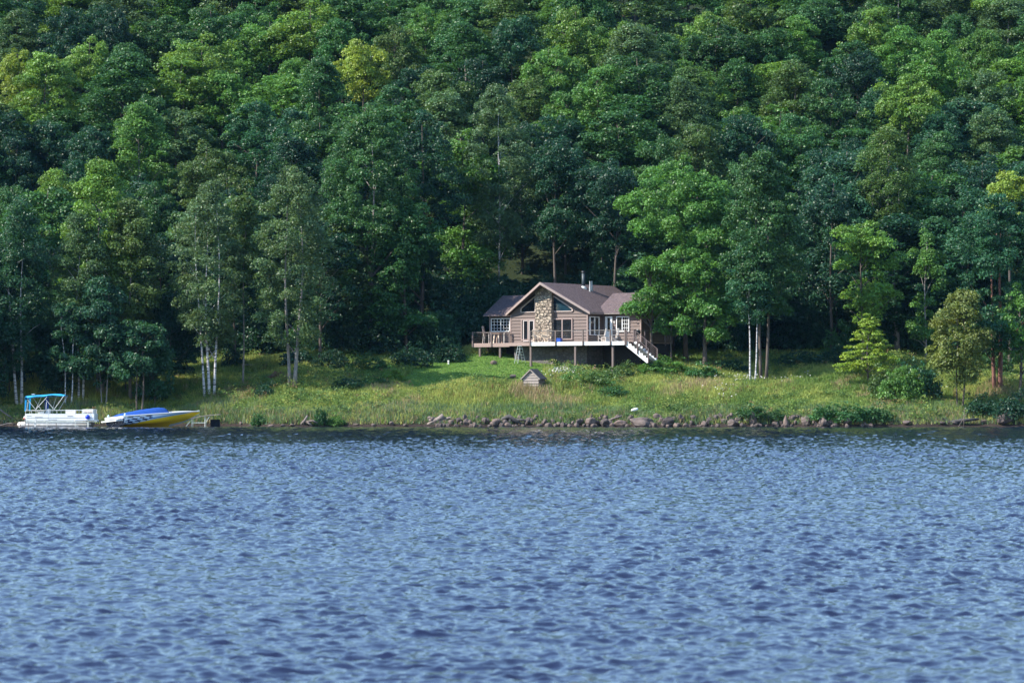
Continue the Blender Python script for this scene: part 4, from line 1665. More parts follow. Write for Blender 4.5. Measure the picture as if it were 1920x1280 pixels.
pl = thing('gangplank', 'narrow pale plank reaching from the bank beside the pontoon boat', 'plank', (PX(8, 253.5), 253.5, 0), 0)
g0 = lambda px, py: Vector(((px - 8) * 253.5 / FPX, 0, PZ(py, 253.5)))
mb = MB()
for a, b_ in ((g0(-14, 798), g0(4, 796)), (g0(4, 796), g0(14, 793.5)), (g0(14, 793.5), g0(24, 792.5))):
    mb.bar(a, b_, 0.6, 0.06)
mb.build('plank_board', M['grey_plank'], pl)
for px in (2, 15):
    MB().tube([g0(px, 803), g0(px, 795)], 0.03, 6).build('leg', M['post_wood'], pl)


# ------------------------------------------------------------------ trees
def leaf_quads(P, Nn, size, rng, aspect=0.62):
    n = len(P)
    a = rng.normal(size=(n, 3))
    t = np.cross(Nn, a)
    t /= np.linalg.norm(t, axis=1)[:, None] + 1e-9
    b = np.cross(Nn, t)
    L = size[:, None] * 0.5
    Wd = L * aspect
    fold = Nn * L * 0.18
    V = np.stack([P - t * L, P + b * Wd - fold, P + t * L, P - b * Wd - fold], 1)
    return V.reshape(-1, 3)


def crown_leaves(clumps, rng, per, lsize, flat=0.7, up=0.45, rnd=0.55, yel=0.25):
    """clumps: list of (x,y,z,r). Returns verts, tint"""
    Ps, Ns, Ts, Ss = [], [], [], []
    for (cx, cy, cz, r, *o) in clumps:
        n = int(per * (r ** 2) * rng.uniform(0.8, 1.2))
        if n < 4:
            continue
        d = rng.normal(size=(n, 3))
        d /= np.linalg.norm(d, axis=1)[:, None]
        d[:, 2] = np.where(d[:, 2] < -0.35, -d[:, 2], d[:, 2])
        rad = r * rng.uniform(0.35, 1.0, n) ** 0.45
        rad = np.where(rng.random(n) < 0.08, rad * 1.3, rad)
        p = d * rad[:, None]
        p[:, 2] *= flat
        p += np.array([cx, cy, cz])
        nn = d * 0.65 + np.array([0, 0, up]) + rng.normal(size=(n, 3)) * rnd
        nn /= np.linalg.norm(nn, axis=1)[:, None] + 1e-9
        Ps.append(p)
        Ns.append(nn)
        base = np.clip(rng.normal(0.5, 0.13), 0.1, 0.9)
        yb = max(0, rng.normal(yel, 0.22))
        tn = np.zeros((n, 3))
        tn[:, 0] = np.clip(base + rng.normal(0, 0.16, n), 0, 1)
        tn[:, 1] = np.clip(yb + rng.normal(0, 0.12, n), 0, 1)
        Ts.append(tn)
        Ss.append(lsize * rng.uniform(0.7, 1.35, n))
    P = np.concatenate(Ps)
    V = leaf_quads(P, np.concatenate(Ns), np.concatenate(Ss), rng)
    T = np.repeat(np.concatenate(Ts), 4, 0)
    return V, T


def make_clumps(kind, rng, H, R, cb):
    """clump centres for a crown from height cb to H, half-width R"""
    out = []
    CH = H - cb
    if kind == 'maple':
        nl = int(rng.integers(5, 9))
        ph = rng.uniform(0, 6.28)
        tot = int(105 * (R / 3.5) ** 1.3 * (CH / 11) + 30)
        lead = []
        for q in range(nl):
            a = ph + q * 2.4 + rng.normal(0, 0.3)
            d = R * 0.62 * math.sqrt((q + 0.15) / nl) * rng.uniform(0.8, 1.15)
            top_ = H - (0 if q == 0 else CH * (0.02 + 0.5 * (d / R) ** 1.8 * rng.uniform(0.2, 1.3)))
            hgt = CH * rng.uniform(0.30, 0.48)
            lead.append((d * math.cos(a), d * math.sin(a), top_, hgt, R * rng.uniform(0.34, 0.52)))
        for q in range(3):
            a = rng.uniform(0, 6.28)
            lead.append((R * 0.35 * math.cos(a), R * 0.35 * math.sin(a), cb + CH * rng.uniform(0.38, 0.5), CH * 0.42, R * rng.uniform(0.5, 0.62)))
        wsum = sum(l[3] * l[4] for l in lead)
        for (lx, ly, lt, lh, lr) in lead:
            for i in range(max(6, int(tot * lh * lr / wsum))):
                u = rng.normal(size=3)
                u /= np.linalg.norm(u)
                k = rng.uniform(0.45, 1.0) ** 0.5
                z = lt - lh * 0.5 + u[2] * lh * 0.5 * k
                taper = 1.15 - 0.5 * max(0, (z - lt + lh * 0.5) / (lh * 0.5))
                out.append((lx + u[0] * lr * k * taper, ly + u[1] * lr * k * taper, max(cb * 0.9, z - 0.3), rng.uniform(0.34, 1.0) * (R / 3.5) ** 0.4 * (0.75 + 0.35 * taper - 0.2)))
    elif kind in ('birch', 'aspen'):
        n = int(120 * (R / 3.0) * (CH / 12) + 25)
        for i in range(n):
            t = rng.beta(1.2, 1.15)
            env = (math.sin(math.pi * min(1, 0.12 + 0.86 * t ** 0.9))) ** (0.75 if kind == 'birch' else 0.6)
            a = rng.uniform(0, 2 * math.pi)
            rr = R * env * rng.uniform(0.15, 1.0) ** 0.55 * 0.92
            r = rng.uniform(0.42, 0.95)
            out.append((rr * math.cos(a), rr * math.sin(a), cb + CH * t * 0.97, r))
        for i in range(6):
            out.append((rng.normal(0, 0.5), rng.normal(0, 0.5), H - 0.3 - 0.4 * i, 0.45))
    elif kind == 'layered':
        for i in range(150):
            t = rng.beta(1.0, 1.35)
            a = rng.uniform(0, 2 * math.pi)
            q = rng.uniform(0.1, 1.0) ** 0.6
            rr = R * (1 - t) ** 0.65 * q
            out.append((rr * math.cos(a), rr * math.sin(a), cb + CH * t - 0.14 * rr, rng.uniform(0.3, 0.6) * (1.1 - 0.4 * t)))
        out.append((0, 0, H - 0.2, 0.25))
    elif kind == 'bush':
        n = int(16 * R * R + 8)
        for i in range(n):
            a = rng.uniform(0, 2 * math.pi)
            q = rng.uniform(0, 1) ** 0.5
            z = rng.uniform(0.1, 1) * (1 - 0.6 * q * q)
            out.append((R * q * math.cos(a) * 0.85, R * q * math.sin(a) * 0.6, max(0.12, z * (H - 0.3)), rng.uniform(0.22, 0.52)))
        for i in range(int(6 * R)):
            a = rng.uniform(0, 2 * math.pi)
            q = rng.uniform(0.2, 0.9)
            out.append((R * q * math.cos(a), R * q * math.sin(a) * 0.7, H * rng.uniform(0.55, 1.05), rng.uniform(0.15, 0.28)))
    return out


KP = {   # leaves per clump area, leaf size, flattening, upward bias, scatter
    'maple': (340, 0.21, 0.85, 0.40, 0.62),
    'birch': (400, 0.18, 0.9, 0.25, 0.8),
    'aspen': (360, 0.20, 0.85, 0.3, 0.7),
    'layered': (420, 0.16, 0.42, 0.7, 0.45),
    'bush': (260, 0.17, 0.8, 0.5, 0.6),
}


def crown_mesh(kind, seed, H, R, cb, dens=1.0):
    rng = np.random.default_rng(seed)
    cl = make_clumps(kind, rng, H, R, cb)
    per, ls, fl, up, rd = KP[kind]
    V, T = crown_leaves(cl, rng, per * dens, ls, fl, up, rd)
    return fast_mesh('crown', V, 4, M['leaf'], T), cl


def trunk_mesh(kind, seed, H, R, cb, cl, stems=1, r0=None, mat=None, lean=0.0, spread=0.0):
    rng = np.random.default_rng(seed + 1000)
    mb = MB()
    for s in range(stems):
        off = (s - (stems - 1) / 2) * spread
        ln = lean + (off * 0.22 if stems > 1 else 0) + rng.normal(0, 0.02)
        b0 = np.array([off, rng.normal(0, 0.12) if stems > 1 else 0, 0])
        rr = (r0 or 0.16) * (rng.uniform(0.8, 1.05) if stems > 1 else 1)
        pts, rad = [], []
        top_ = H * (0.93 if stems == 1 else rng.uniform(0.8, 0.93))
        n = 9
        for i in range(n + 1):
            t = i / n
            z = -0.4 + (top_ + 0.4) * t
            wob = 0.20 * math.sin(t * 6 + seed + s * 2.1) * t
            pts.append((b0[0] + ln * z + wob - (ln * z * 0.5 * t), b0[1] + wob * 0.7, z))
            rad.append(max(0.025, rr * (1 - 0.92 * t) * (1.25 if i == 0 else 1)))
        mb.tube(pts, rad, 8)
        # limbs
        sel = rng.permutation(len(cl))[: (16 if stems == 1 else 4)]
        for i in sel:
            c = cl[i]
            zz = max(cb * 0.75, c[2] - math.hypot(c[0], c[1]) * rng.uniform(0.7, 1.2))
            t = np.clip((zz + 0.4) / (top_ + 0.4), 0, 0.97) * n
            a, f = int(t), t - int(t)
            p0 = Vector(pts[a]).lerp(Vector(pts[min(n, a + 1)]), f)
            p1 = Vector(c[:3])
            mid = p0.lerp(p1, 0.5) + Vector((0, 0, 0.15))
            q = max(0.02, rr * 0.34 * (1 - 0.5 * zz / H))
            mb.tube([p0, mid, p1], [q, q * 0.7, 0.015], 5, False)
    me = bpy.data.meshes.new('trunk')
    me.from_pydata([tuple(p) for p in mb.v], [], mb.f)
    me.polygons.foreach_set("use_smooth", [True] * len(me.polygons))
    me.materials.append(mat or M['bark'])
    return me


def put(name, me, parent, color=None):
    o = bpy.data.objects.new(name, me)
    COL.objects.link(o)
    o.parent = parent
    if color:
        o.color = (*color, 1)
    return o


COLS = {
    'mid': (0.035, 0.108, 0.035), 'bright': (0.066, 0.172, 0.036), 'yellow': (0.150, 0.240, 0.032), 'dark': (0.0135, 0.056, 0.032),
    'grey': (0.064, 0.132, 0.058), 'olive': (0.062, 0.124, 0.036), 'teal': (0.025, 0.090, 0.048), 'lime': (0.100, 0.208, 0.038), 'gold': (0.105, 0.150, 0.036),
}
CNAME = {'mid': 'mid-green', 'bright': 'bright green', 'yellow': 'yellow-green', 'dark': 'dark green', 'grey': 'grey-green', 'olive': 'olive green', 'teal': 'bluish green', 'lime': 'lime green', 'gold': 'golden green'}


def jit(c, k=0.12):
    f = random.uniform(1 - k, 1 + k)
    return tuple(max(0.005, v * f * random.uniform(0.95, 1.05)) for v in c)


# individually built trees by the water and round the house:
# photo column, depth, crown top row, crown width px, trunk visible up to row, kind, colour, stems, trunk radius, bark, name, label, lean
FT = [
    (36, 262.0, 372, 120, 695, 'birch', 'teal', 2, 0.15, 'birch', 'birch_tree', 'leaning white-trunked birch rising just behind the blue boat canopy', -0.05),
    (8, 264.0, 455, 110, 640, 'maple', 'dark', 1, 0.17, 'bark', 'broadleaf_tree', 'dark leafy tree with brown trunk behind the leaning white birch', 0),
    (152, 263.0, 405, 130, 640, 'birch', 'grey', 2, 0.12, 'birch', 'birch_tree', 'grey-green birch with thin pale stems behind the pontoon boat', 0.02),
    (188, 265.5, 300, 150, 620, 'aspen', 'lime', 2, 0.13, 'bark_grey', 'aspen_tree', 'tall light green aspen with upswept crown behind the pontoon boat stern', 0),
    (245, 264.0, 378, 140, 620, 'aspen', 'olive', 1, 0.16, 'bark_grey', 'aspen_tree', 'olive aspen with brownish crown edges above the speedboat cover', 0),
    (262, 259.5, 590, 120, 715, 'maple', 'teal', 2, 0.10, 'bark', 'young_tree', 'low leafy young tree overhanging the blue speedboat cover', 0),
    (128, 260.5, 560, 95, 700, 'maple', 'teal', 2, 0.08, 'birch', 'young_tree', 'low leafy young tree hanging over the blue boat canopy', 0),
    (393, 263.2, 340, 155, 652, 'birch', 'grey', 3, 0.145, 'birch', 'birch_tree', 'triple-stemmed white birch above the speedboat bow', -0.02),
    (455, 266.0, 372, 60, 520, 'aspen', 'olive', 1, 0.10, 'bark_grey', 'aspen_tree', 'narrow olive aspen squeezed beside the triple birch', 0),
    (548, 262.4, 312, 170, 655, 'birch', 'grey', 2, 0.21, 'bark_grey', 'broadleaf_tree', 'silvery green tree on twin grey trunks in the open meadow', 0),
    (600, 276.0, 400, 150, 600, 'maple', 'dark', 1, 0.18, 'bark', 'broadleaf_tree', 'dark green tree behind the twin grey trunks', 0),
    (693, 282.0, 213, 235, 575, 'aspen', 'mid', 1, 0.23, 'bark_grey', 'broadleaf_tree', 'huge dark tree with one straight grey trunk beyond the meadow', 0),
    (790, 287.5, 205, 190, 560, 'maple', 'dark', 1, 0.22, 'bark', 'broadleaf_tree', 'large dark tree between the huge straight-trunked tree and the cottage', 0),
    (934, 293.0, 160, 165, 470, 'birch', 'grey', 1, 0.125, 'birch', 'birch_tree', 'tall birch with bare white trunk rising behind the cottage', 0),
    (1221, 270.8, 472, 138, 590, 'maple', 'bright', 1, 0.22, 'bark', 'maple_tree', 'maple whose low boughs hang over the roof end and stairs', 0),
    (1286, 274.5, 288, 240, 600, 'maple', 'bright', 1, 0.26, 'bark', 'maple_tree', 'broad bright green maple beside the cottage', 0),
    (1259, 270.3, 525, 88, 630, 'maple', 'bright', 1, 0.09, 'bark', 'young_tree', 'bright young tree in front of the shaded cottage end wall', 0),
    (1322, 270.0, 420, 180, 632, 'maple', 'bright', 1, 0.24, 'bark', 'maple_tree', 'lower bright maple on a thick dark trunk near the stairs', 0),
    (1432, 266.8, 288, 170, 590, 'aspen', 'mid', 2, 0.19, 'bark', 'broadleaf_tree', 'tall deep green tree on two brown trunks at the meadow edge', 0),
    (1411, 266.0, 450, 105, 610, 'birch', 'teal', 2, 0.095, 'birch', 'birch_tree', 'pair of slim white birch stems beside the two brown trunks', 0.03),
    (1618, 272.0, 402, 150, 600, 'maple', 'lime', 1, 0.17, 'bark', 'maple_tree', 'sunlit lime green maple behind the feathery yellow-green tree', 0),
    (1736, 275.0, 428, 95, 640, 'maple', 'bright', 1, 0.11, 'bark_grey', 'young_tree', 'slender young tree on a thin grey trunk beyond the shrubs', 0),
    (1628, 262.5, 588, 135, 690, 'layered', 'yellow', 1, 0.09, 'bark', 'feathery_tree', 'small yellow-green tree with spreading feathery boughs by the meadow', 0),
    (1800, 256.0, 545, 130, 725, 'aspen', 'gold', 2, 0.10, 'bark', 'shore_tree', 'olive and gold tree leaning at the very edge of the water', 0.03),
    (1870, 260.5, 352, 190, 660, 'maple', 'teal', 2, 0.24, 'bark_red', 'broadleaf_tree', 'big bluish green tree on red-brown trunks near the shaded shore', 0),
    (1912, 257.5, 528, 95, 690, 'maple', 'bright', 1, 0.16, 'bark', 'maple_tree', 'bright leafy tree at the photo edge beside the red-brown trunks', 0),
    (1665, 287.0, 240, 125, 420, 'birch', 'olive', 3, 0.13, 'bark_grey', 'broadleaf_tree', 'olive tree with bare spreading grey limbs below its crown', 0),
    (1893, 272.0, 318, 110, 420, 'maple', 'yellow', 1, 0.2, 'bark', 'maple_tree', 'yellow-topped maple behind the big bluish green tree', 0),
    (1560, 280.0, 330, 130, 560, 'maple', 'dark', 1, 0.17, 'bark', 'broadleaf_tree', 'dark tree in shade between two brown trunks and lime green maple', 0),
    (1150, 284.0, 300, 160, 470, 'maple', 'dark', 1, 0.2, 'bark', 'broadleaf_tree', 'dark tree directly behind the cottage stovepipe', 0),
    (70, 270.0, 440, 140, 640, 'maple', 'dark', 1, 0.17, 'bark', 'broadleaf_tree', 'dark tree in the shade behind the blue boat canopy', 0),
    (215, 273.0, 420, 160, 640, 'maple', 'dark', 1, 0.17, 'bark', 'broadleaf_tree', 'dark tree in the shade behind the pontoon boat stern', 0),
    (305, 271.5, 430, 150, 630, 'maple', 'dark', 1, 0.17, 'bark', 'broadleaf_tree', 'dark tree in the shade between olive aspen and triple birch', 0),
    (440, 277.0, 430, 150, 620, 'maple', 'dark', 1, 0.17, 'bark', 'broadleaf_tree', 'dark tree in the shade behind the bench', 0),
    (195, 261.0, 520, 120, 735, 'aspen', 'teal', 2, 0.09, 'bark_grey', 'young_tree', 'bushy young tree with foliage almost to the bank between both boats', 0),
    (320, 265.5, 560, 110, 700, 'aspen', 'dark', 1, 0.08, 'bark', 'young_tree', 'dark bushy young tree above the speedboat bow', 0),
    (18, 266.0, 590, 100, 722, 'aspen', 'dark', 1, 0.07, 'bark', 'sapling', 'dark leafy sapling behind the leaning white birch stems', 0),
    (75, 267.5, 600, 95, 722, 'aspen', 'teal', 1, 0.07, 'bark', 'sapling', 'bluish leafy sapling in shade just above the blue boat canopy', 0),
    (110, 263.0, 622, 80, 738, 'aspen', 'dark', 1, 0.06, 'bark', 'sapling', 'small dark sapling between the canopy end and the pale stems', 0),
    (235, 267.0, 600, 110, 722, 'aspen', 'dark', 1, 0.07, 'bark', 'sapling', 'dark leafy sapling in shade behind the speedboat stern', 0),
    (290, 262.0, 640, 80, 742, 'aspen', 'teal', 1, 0.06, 'bark', 'sapling', 'low dark sapling right behind the speedboat windscreen cover', 0),
    (-30, 258.5, 560, 110, 752, 'aspen', 'dark', 2, 0.09, 'bark', 'sapling', 'leafy sapling outside the picture by the leaning pole', 0),
    (-110, 259.0, 500, 150, 748, 'aspen', 'dark', 2, 0.09, 'bark', 'sapling', 'broad leafy sapling outside the picture past the gangplank', 0),
    (-70, 262.0, 420, 170, 690, 'maple', 'dark', 1, 0.2, 'bark', 'broadleaf_tree', 'dark tree just outside the picture beside leaning white birch', 0),
    (-170, 263.0, 380, 190, 690, 'maple', 'dark', 1, 0.2, 'bark', 'broadleaf_tree', 'dark tree second outside the picture beyond leaning white birch', 0),
    (-120, 270.0, 360, 190, 690, 'maple', 'dark', 1, 0.2, 'bark', 'broadleaf_tree', 'dark tree up the bank outside the picture beyond leaning birch', 0),
    (-260, 266.0, 340, 190, 690, 'maple', 'dark', 1, 0.2, 'bark', 'broadleaf_tree', 'dark tree third outside the picture beyond leaning white birch', 0),
    (1045, 288.0, 245, 165, 470, 'maple', 'dark', 1, 0.2, 'bark', 'broadleaf_tree', 'dark tree directly behind the stone chimney', 0),
]
discs = []          # (depth, px, py, rx, ry)
used_pos = []
for i, (px, Y, ty, wpx, cby, kind, col, stems, r0, bark, nm, lab, lean) in enumerate(FT):
    x = PX(px, Y)
    g = float(ground(x, Y))
    H = PZ(ty, Y) - g
    R = wpx * Y / FPX / 2
    cb = max(0.15 * H, PZ(cby, Y) - g)
    t = thing(nm, lab, 'tree', (x, Y, g))
    dens = {'birch': 0.85}.get(kind, 1.0)
    cm, cl = crown_mesh(kind, 100 + i, H, R, cb, dens)
    put('trunk', trunk_mesh(kind, 100 + i, H, R, cb, cl, stems, r0, M[bark], lean, 0.42 if stems > 1 else 0), t)
    put('crown', cm, t, jit(COLS[col], 0.05))
    zc = (PZ(ty, Y) + g + cb) / 2
    discs.append((Y, px, topy(zc, Y), wpx * 0.42, (topy(g + cb, Y) - ty) * 0.45))
    used_pos.append((x, Y, 3.0))

# prototypes for the wooded hillside
PROTO = {}


def proto(kind, k):
    key = (kind, k)
    if key not in PROTO:
        H, R, cb = {'maple': (14.5, 3.9, 1.4), 'aspen': (15.5, 3.3, 1.8), 'birch': (15.5, 3.2, 2.5)}[kind]
        cm, cl = crown_mesh(kind, 500 + 17 * k + len(kind), H, R, cb, 0.9)
        tm = trunk_mesh(kind, 500 + 17 * k, H, R, cb, cl, 1, 0.16, M['bark_grey'] if kind == 'birch' else M['bark'])
        t = thing('hillside_tree', 'tree', 'tree')
        put('trunk', tm, t)
        put('crown', cm, t, (1, 1, 1))
        PROTO[key] = [t, H, R, False]
    return PROTO[key]


# notable crowns of the hillside: column, crown top row, width px, kind, colour
HT = [
    (505, 22, 150, 'maple', 'bright'), (680, 62, 120, 'maple', 'yellow'), (30, 80, 90, 'maple', 'yellow'), (165, 60, 110, 'maple', 'lime'),
    (85, 95, 140, 'aspen', 'lime'), (395, 0, 150, 'maple', 'mid'), (740, 35, 110, 'maple', 'olive'), (640, 20, 110, 'maple', 'mid'),
    (560, 90, 130, 'maple', 'bright'), (420, 115, 130, 'maple', 'bright'), (300, 20, 120, 'maple', 'mid'), (235, 80, 110, 'aspen', 'mid'),
    (270, 165, 130, 'maple', 'mid'), (330, 190, 150, 'maple', 'grey'), (480, 185, 150, 'maple', 'teal'), (560, 195, 140, 'maple', 'teal'),
    (90, 210, 130, 'maple', 'dark'), (180, 220, 130, 'maple', 'dark'), (30, 250, 110, 'maple', 'dark'), (385, 255, 130, 'maple', 'olive'),
    (600, 110, 110, 'aspen', 'mid'), (860, 20, 130, 'maple', 'mid'), (905, 95, 130, 'maple', 'dark'), (780, 110, 120, 'maple', 'dark'),
    (835, 165, 130, 'aspen', 'grey'), (1030, 70, 130, 'maple', 'bright'), (1000, 130, 120, 'maple', 'olive'), (1120, 115, 150, 'maple', 'bright'),
    (1065, 165, 120, 'maple', 'bright'), (1190, 25, 110, 'maple', 'lime'), (1330, 8, 120, 'maple', 'lime'), (1230, 40, 120, 'maple', 'mid'),
    (1290, 125, 130, 'aspen', 'olive'), (1280, 145, 130, 'birch', 'grey'), (1380, 105, 100, 'aspen', 'mid'), (1450, 40, 120, 'maple', 'mid'),
    (1500, 30, 110, 'aspen', 'bright'), (1620, 0, 130, 'maple', 'mid'), (1690, 50, 120, 'aspen', 'bright'), (1800, 10, 110, 'maple', 'mid'),
    (1850, 40, 120, 'maple', 'bright'), (1760, 60, 110, 'aspen', 'bright'), (1490, 115, 140, 'birch', 'olive'), (1610, 80, 120, 'maple', 'dark'),
    (1560, 140, 140, 'maple', 'mid'), (1310, 220, 120, 'maple', 'olive'), (1390, 195, 130, 'maple', 'dark'), (1500, 205, 140, 'maple', 'mid'),
    (1240, 240, 120, 'maple', 'mid'), (1130, 290, 110, 'maple', 'teal'), (1770, 190, 130, 'maple', 'teal'), (1860, 200, 120, 'aspen', 'grey'),
    (1760, 250, 120, 'aspen', 'mid'), (1590, 240, 110, 'maple', 'dark'), (1060, 250, 100, 'maple', 'dark'), (960, 15, 120, 'maple', 'teal'),
    (1660, 140, 120, 'maple', 'teal'), (980, 215, 120, 'maple', 'dark'), (210, 0, 100, 'maple', 'dark'), (120, 0, 110, 'maple', 'dark'),
    (100, 320, 110, 'aspen', 'lime'), (290, 330, 110, 'maple', 'mid'), (640, 260, 100, 'maple', 'dark'), (20, 330, 110, 'maple', 'mid'),
    (430, 340, 90, 'maple', 'dark'), (1850, 290, 110, 'maple', 'dark'), (1400, 280, 100, 'maple', 'mid'), (1540, 260, 100, 'maple', 'dark'),
    (30, 20, 120, 'birch', 'grey'), (800, 0, 110, 'maple', 'bright'), (1080, 0, 130, 'maple', 'lime'), (1130, 40, 100, 'maple', 'bright'),
]
cand = []
for (px, ty, wpx, kind, col) in HT:
    H = random.uniform(13.5, 16.5)
    Ys = np.linspace(283, 400, 800)
    d = topy(ground(PX(px, Ys), Ys) + H, Ys) - ty
    j = np.where(d <= 0)[0]
    Y = Ys[j[0]] if len(j) else 400
    cand.append((px, Y, H, wpx * 1.12, kind, col, True))
    used_pos.append((PX(px, Y), Y, 4.3))
Y = 283.0
row = 0
while Y < 432:
    half = Y * 0.1707 + 7
    x = -half + (3.2 if row % 2 else 0)
    while x < half:
        xx, yy = x + random.uniform(-1.7, 1.7), Y + random.uniform(-1.8, 1.8)
        x += 6.5 if Y < 368 else 5.2
        if any((xx - a) ** 2 + (yy - b) ** 2 < c * c for a, b, c in used_pos):
            continue
        # clear of the cottage and its yard
        hu = (xx - HX0) * CT - (yy - HY0) * ST
        hv = (xx - HX0) * ST + (yy - HY0) * CT
        if 835 < topx(xx, yy) < 1255 and yy < 290:
            continue
        if -6.5 < hu < W + 6.5 and -6 < hv < 11.8:
            continue
        px = topx(xx, yy)
        H = random.uniform(10.5, 17.5)
        ty = topy(ground(xx, yy) + H, yy)
        up = np.clip(1 - ty / 420.0, 0, 1)
        kind = random.choices(['maple', 'aspen', 'birch'], [0.68, 0.2, 0.12])[0]
        wts = [3 + up * 2, 0.5 + 2.8 * up, 0.10 * up, 3.2 - 2.8 * up, 1.0, 0.6, 1.8 - up, 0.2 + 1.5 * up]
        col = random.choices(['mid', 'bright', 'yellow', 'dark', 'grey', 'olive', 'teal', 'lime'], wts)[0]
        cand.append((px, yy, H, random.uniform(8.6, 12.5) / yy * FPX, kind, col, False))
    Y += 5.6
    row += 1
# front to back: leave out trees that nothing shows of
GW, GH = 240, 160
cov = np.zeros((GH, GW), bool)
gx, gy = np.meshgrid((np.arange(GW) + 0.5) * 1920 / GW, (np.arange(GH) + 0.5) * 1280 / GH)
for (Yd, px, py, rx, ry) in sorted(discs):
    cov |= ((gx - px) / rx) ** 2 + ((gy - py) / max(ry, 1)) ** 2 < 0.8
keep = []
for c in sorted(cand, key=lambda q: q[1]):
    px, Yd, H, wpx, kind, col, must = c
    g = float(ground(PX(px, Yd), Yd))
    ty, by = topy(g + H, Yd), topy(g + 2.5, Yd)
    e = ((gx - px) / (wpx * 0.5)) ** 2 + ((gy - (ty + by) / 2) / ((by - ty) / 2)) ** 2 < 1
    if e.sum() < 5:
        continue
    new = (e & ~cov).sum()
    if new / e.sum() > 0.10 or (Yd > 368 and ty < 60) or must and new > 3:
        keep.append((c, g, ty))
        cov |= ((gx - px) / (wpx * 0.5)) ** 2 + ((gy - (ty + by) / 2) / ((by - ty) / 2)) ** 2 < 0.72
LAND = [(36, 'the leaning white birch'), (100, 'the blue boat canopy'), (165, 'the blue dock fender'), (240, 'the blue speedboat cover'), (320, 'the yellow speedboat bow'), (393, 'the triple birch'), (470, 'the shaded bench'),
        (548, 'the twin grey trunks'), (620, 'the dark meadow-edge bushes'), (693, 'the straight grey trunk'), (770, 'the lawn corner bush'), (841, 'the white lawn pipe'), (920, 'the deck table'), (970, 'the step ladder'), (1018, 'the stone chimney'),
        (1095, 'the stovepipe'), (1160, 'the reclining chairs'), (1213, 'the deck stairs'), (1327, 'the thick dark trunk'), (1411, 'the pyramid boulder'), (1473, 'the cone rock'), (1542, 'the large grey rock'), (1628, 'the feathery tree'), (1736, 'the slender young tree'), (1800, 'the water-edge tree'), (1862, 'the red-brown trunks'), (1915, 'the photo edge')]
cols = {}
for c, g, ty in keep:
    j = min(range(len(LAND)), key=lambda q: abs(LAND[q][0] - c[0]))
    cols.setdefault(j, []).append((ty, c, g))
nh = 0
SHAPE = {'maple': 'round-crowned', 'aspen': 'upswept', 'birch': 'airy'}
for j, lst in cols.items():
    lst.sort(key=lambda q: q[0])
    for r_, (ty, c, g) in enumerate(lst):
        px, Yd, H, wpx, kind, col, must = c
        k = random.randrange({'maple': 8, 'aspen': 4, 'birch': 3}[kind])
        P = proto(kind, k)
        if not P[3]:
            t = P[0]
            P[3] = True
        else:
            t = dup(P[0])
        s = wpx * Yd / FPX / 2 / P[2]
        t.location = (PX(px, Yd), Yd, g - 0.1)
        t.scale = (s, s, H / P[1])
        t.rotation_euler = (0, 0, random.uniform(0, 6.28))
        tag(t, f"{CNAME[col]} {SHAPE[kind]} tree, {ORD[min(r_, 48)]} crown down the hillside above {LAND[j][1]}", 'tree', 'trees on the wooded hillside')
        for ch in t.children:
            if ch.name.startswith('crown'):
                ch.color = (*jit(COLS[col]), 1)
        nh += 1
for key, P in PROTO.items():
    if not P[3]:
        for ch in list(P[0].children):
            bpy.data.objects.remove(ch)
        bpy.data.objects.remove(P[0])
print('hillside trees', nh)

